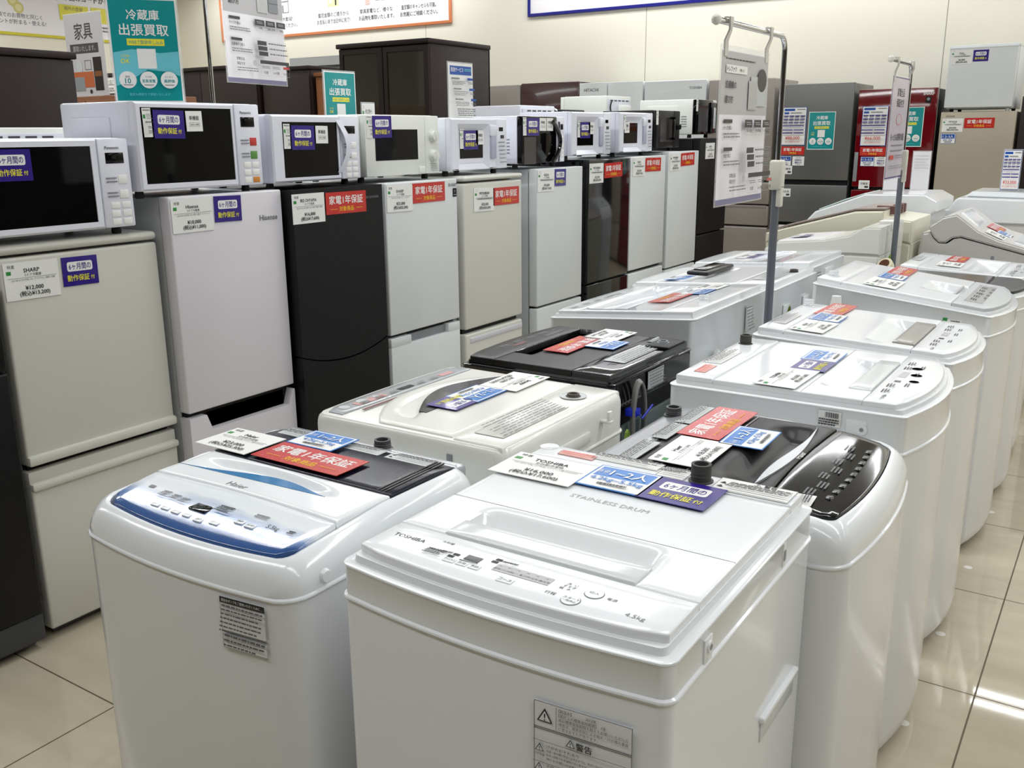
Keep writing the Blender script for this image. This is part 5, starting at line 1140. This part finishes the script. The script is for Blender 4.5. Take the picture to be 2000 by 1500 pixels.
# ---------------------------------------------------------------- banners on the walls
def banner(label, w, h, fr, draw, M):
    t = thing('wall_banner', label, 'banner'); t.matrix_world = M
    c = Card(w, h, BANN, .01); draw(c, w, h); link('banner_sheet', c.mesh('banner_sheet'), t, Matrix.Translation((0, 0, .004)))
    b = MB(); e = .02
    for q in ((-e, w+e, -h-e, -h+.012), (-e, w+e, -.012, e), (-e, .012, -h, 0), (w-.012, w+e, -h, 0)): b.box(q[0], q[1], q[2], q[3], 0, .026, fr, .006)
    b.build('banner_frame', t)
def d_or(c, w, h):
    B = h
    for x, a, b2 in ((1.1, 'いつでも大歓迎!', 'お気軽にお持ちください。'), (1.98, '査定金額のご提示から', 'お支払いまで当日中に完了!'), (2.66, '家具家電など、様々な', 'お品物を買取いたします。'), (3.29, '査定額のキャンセルも可能。', 'お気軽にご相談ください。')):
        c.txt(a, x, B-.19, .055, DKINK, wmax=.5, bold=True); c.txt(b2, x, B-.115, .055, DKINK, wmax=.54, bold=True)
    c.outline(1.0, B-.46, 1.24, B-.26, INKG, .01); c.rect(1.0, B-.4, 1.24, B-.385, INKG); c.outline(1.06, B-.55, 1.18, B-.47, INKG, .008); c.rect(1.09, B-.35, 1.15, B-.27, INKG)
    c.rect(1.9, B-.44, 2.08, B-.28, mat('note_yellow', (226, 220, 160), .5)); c.rect(2.02, B-.38, 2.045, B-.29, INK); c.disc(1.95, B-.34, .025, BANN)
    c.outline(2.6, B-.52, 2.78, B-.34, INKG, .01); c.rect(2.5, B-.42, 2.57, B-.26, INKP); c.poly([(2.49, B-.42), (2.58, B-.42), (2.535, B-.48)], INKP); c.rect(2.74, B-.42, 2.83, B-.29, mat('bag_green', (184, 206, 160), .5)); c.rect(2.66, B-.31, 2.72, B-.295, INKG)
    c.outline(3.17, B-.52, 3.3, B-.32, INKG, .008); c.lines(3.185, B-.5, 3.285, B-.34, 4, INKG, .3); c.rect(3.3, B-.44, 3.38, B-.28, mat('calculator_blue', (150, 176, 214), .5)); c.txt('約束', 1.2, B-.62, .1, DKINK, bold=True)
def d_ye(c, w, h):
    B = h; Y = mat('banner_yellow', (222, 214, 60), .45)
    c.txt('ポイントが貯まる', 2.55, B-.48, .06, DKINK, 'r', bold=True)
    for x, y in ((2.2, .42), (2.24, .36), (2.3, .29)): c.disc(x, B-y, .065, mat('coin_yellow', (214, 206, 130), .45), 20); c.disc(x, B-y, .04, mat('coin_pale', (232, 226, 170), .45), 20)
    c.txt('店頭でのお買物と同じく', 2.28, B-.2, .058, DKINK, wmax=.6); c.txt('ポイントが貯まる・使える!', 2.28, B-.13, .058, DKINK, wmax=.68); c.lines(1.1, B-.24, 1.7, B-.13, 2, INKG, .5)
    c.disc(2.79, B-.47, .05, DKINK); c.disc(2.79, B-.47, .044, BANN); c.txt('3', 2.79, B-.47, .07, DKINK); c.txt('下記のコードから', 2.88, B-.47, .085, DKINK, 'l', wmax=.62, bold=True)
    c.rect(2.81, B-.38, 3.2, B-.2, Y); c.rect(3.24, B-.38, 3.6, B-.2, Y); c.txt('場所の登録', 3.0, B-.34, .05, DKINK)
    c.lines(3.3, B-.16, 3.6, B-.08, 2, INKG, .5)
def d_bl(c, w, h): c.txt('サービスのご案内', .22, h-.235, .11, DKINK, 'l', wmax=.66, bold=True)
banner('orange-framed banner of buying promises with small drawings', 3.73, .78, ORAN, d_or, Matrix(((1, 0, 0, -10.39), (0, 0, -1, Y1), (0, 1, 0, 2.69+.78), (0, 0, 0, 1))))
banner('blue-framed white service guide banner', 4.2, .78, BFR, d_bl, Matrix(((1, 0, 0, -5.62), (0, 0, -1, Y1), (0, 1, 0, 2.68+.78), (0, 0, 0, 1))))
banner('yellow-framed points banner with coin drawing', 4.0, .78, YFR, d_ye, Matrix(((0, 0, 1, X0), (1, 0, 0, 4.40), (0, 1, 0, 2.66+.78), (0, 0, 0, 1))))
# small round stickers on the floor beside the island
for i, (y, l) in enumerate(((2.326, 'white round floor sticker nearest the camera'), (2.857, 'second white round floor sticker from the camera'), (3.393, 'third white round floor sticker from the camera'), (3.981, 'white round floor sticker farthest from the camera'))):
    b = MB(); b.cyl((-.327, y, 0), (-.327, y, .0006), .014, .014, mat('sticker_white', (226, 222, 214), .3), 24); tag(b.build('floor_sticker'), l, 'sticker', 'round floor stickers')
# upright holders on the far machines
def holder(name, label, me, x, y, z, ang, w, h, drop=.0):
    t = thing(name, label, 'price holder', (x, y, z), ang); link('price_sheet', me, t, Matrix(((1, 0, 0, 0), (0, 0, -1, -.001), (0, 1, 0, h), (0, 0, 0, 1))))
    b = MB(); b.box(-.004, w+.004, 0, .002, 0, h+.006, CLEAR); b.box(-.004, w+.004, -.03, .03, 0, .002, CLEAR); b.build('acrylic_stand', t); return t
hs, hw = spec_sheet('¥33,000', '¥30,000', .10, .24)
holder('price_stand', 'clear upright price holder with blue bars on the farthest machine', hs, -.74, 6.72, 1.106, .05, .1, .25)
def blank(w, h): c = Card(w, h, FILM, .001); c.lines(.1*w, .1*h, .9*w, .5*h, 5, LGP, .2, 5); return c.mesh('price_sheet')
holder('price_stand', 'frosted sheet holder seen from behind, beneath the pale violet sign', blank(.12, .19), -1.35, 6.3, 1.122, .2, .12, .19)
holder('price_stand', 'taller frosted sheet holder seen from behind, beside the violet sign\'s pole', blank(.1, .23), -1.2, 6.35, 1.122, .1, .1, .23)

bpy.data.objects.remove(_fo); bpy.data.curves.remove(_fc)
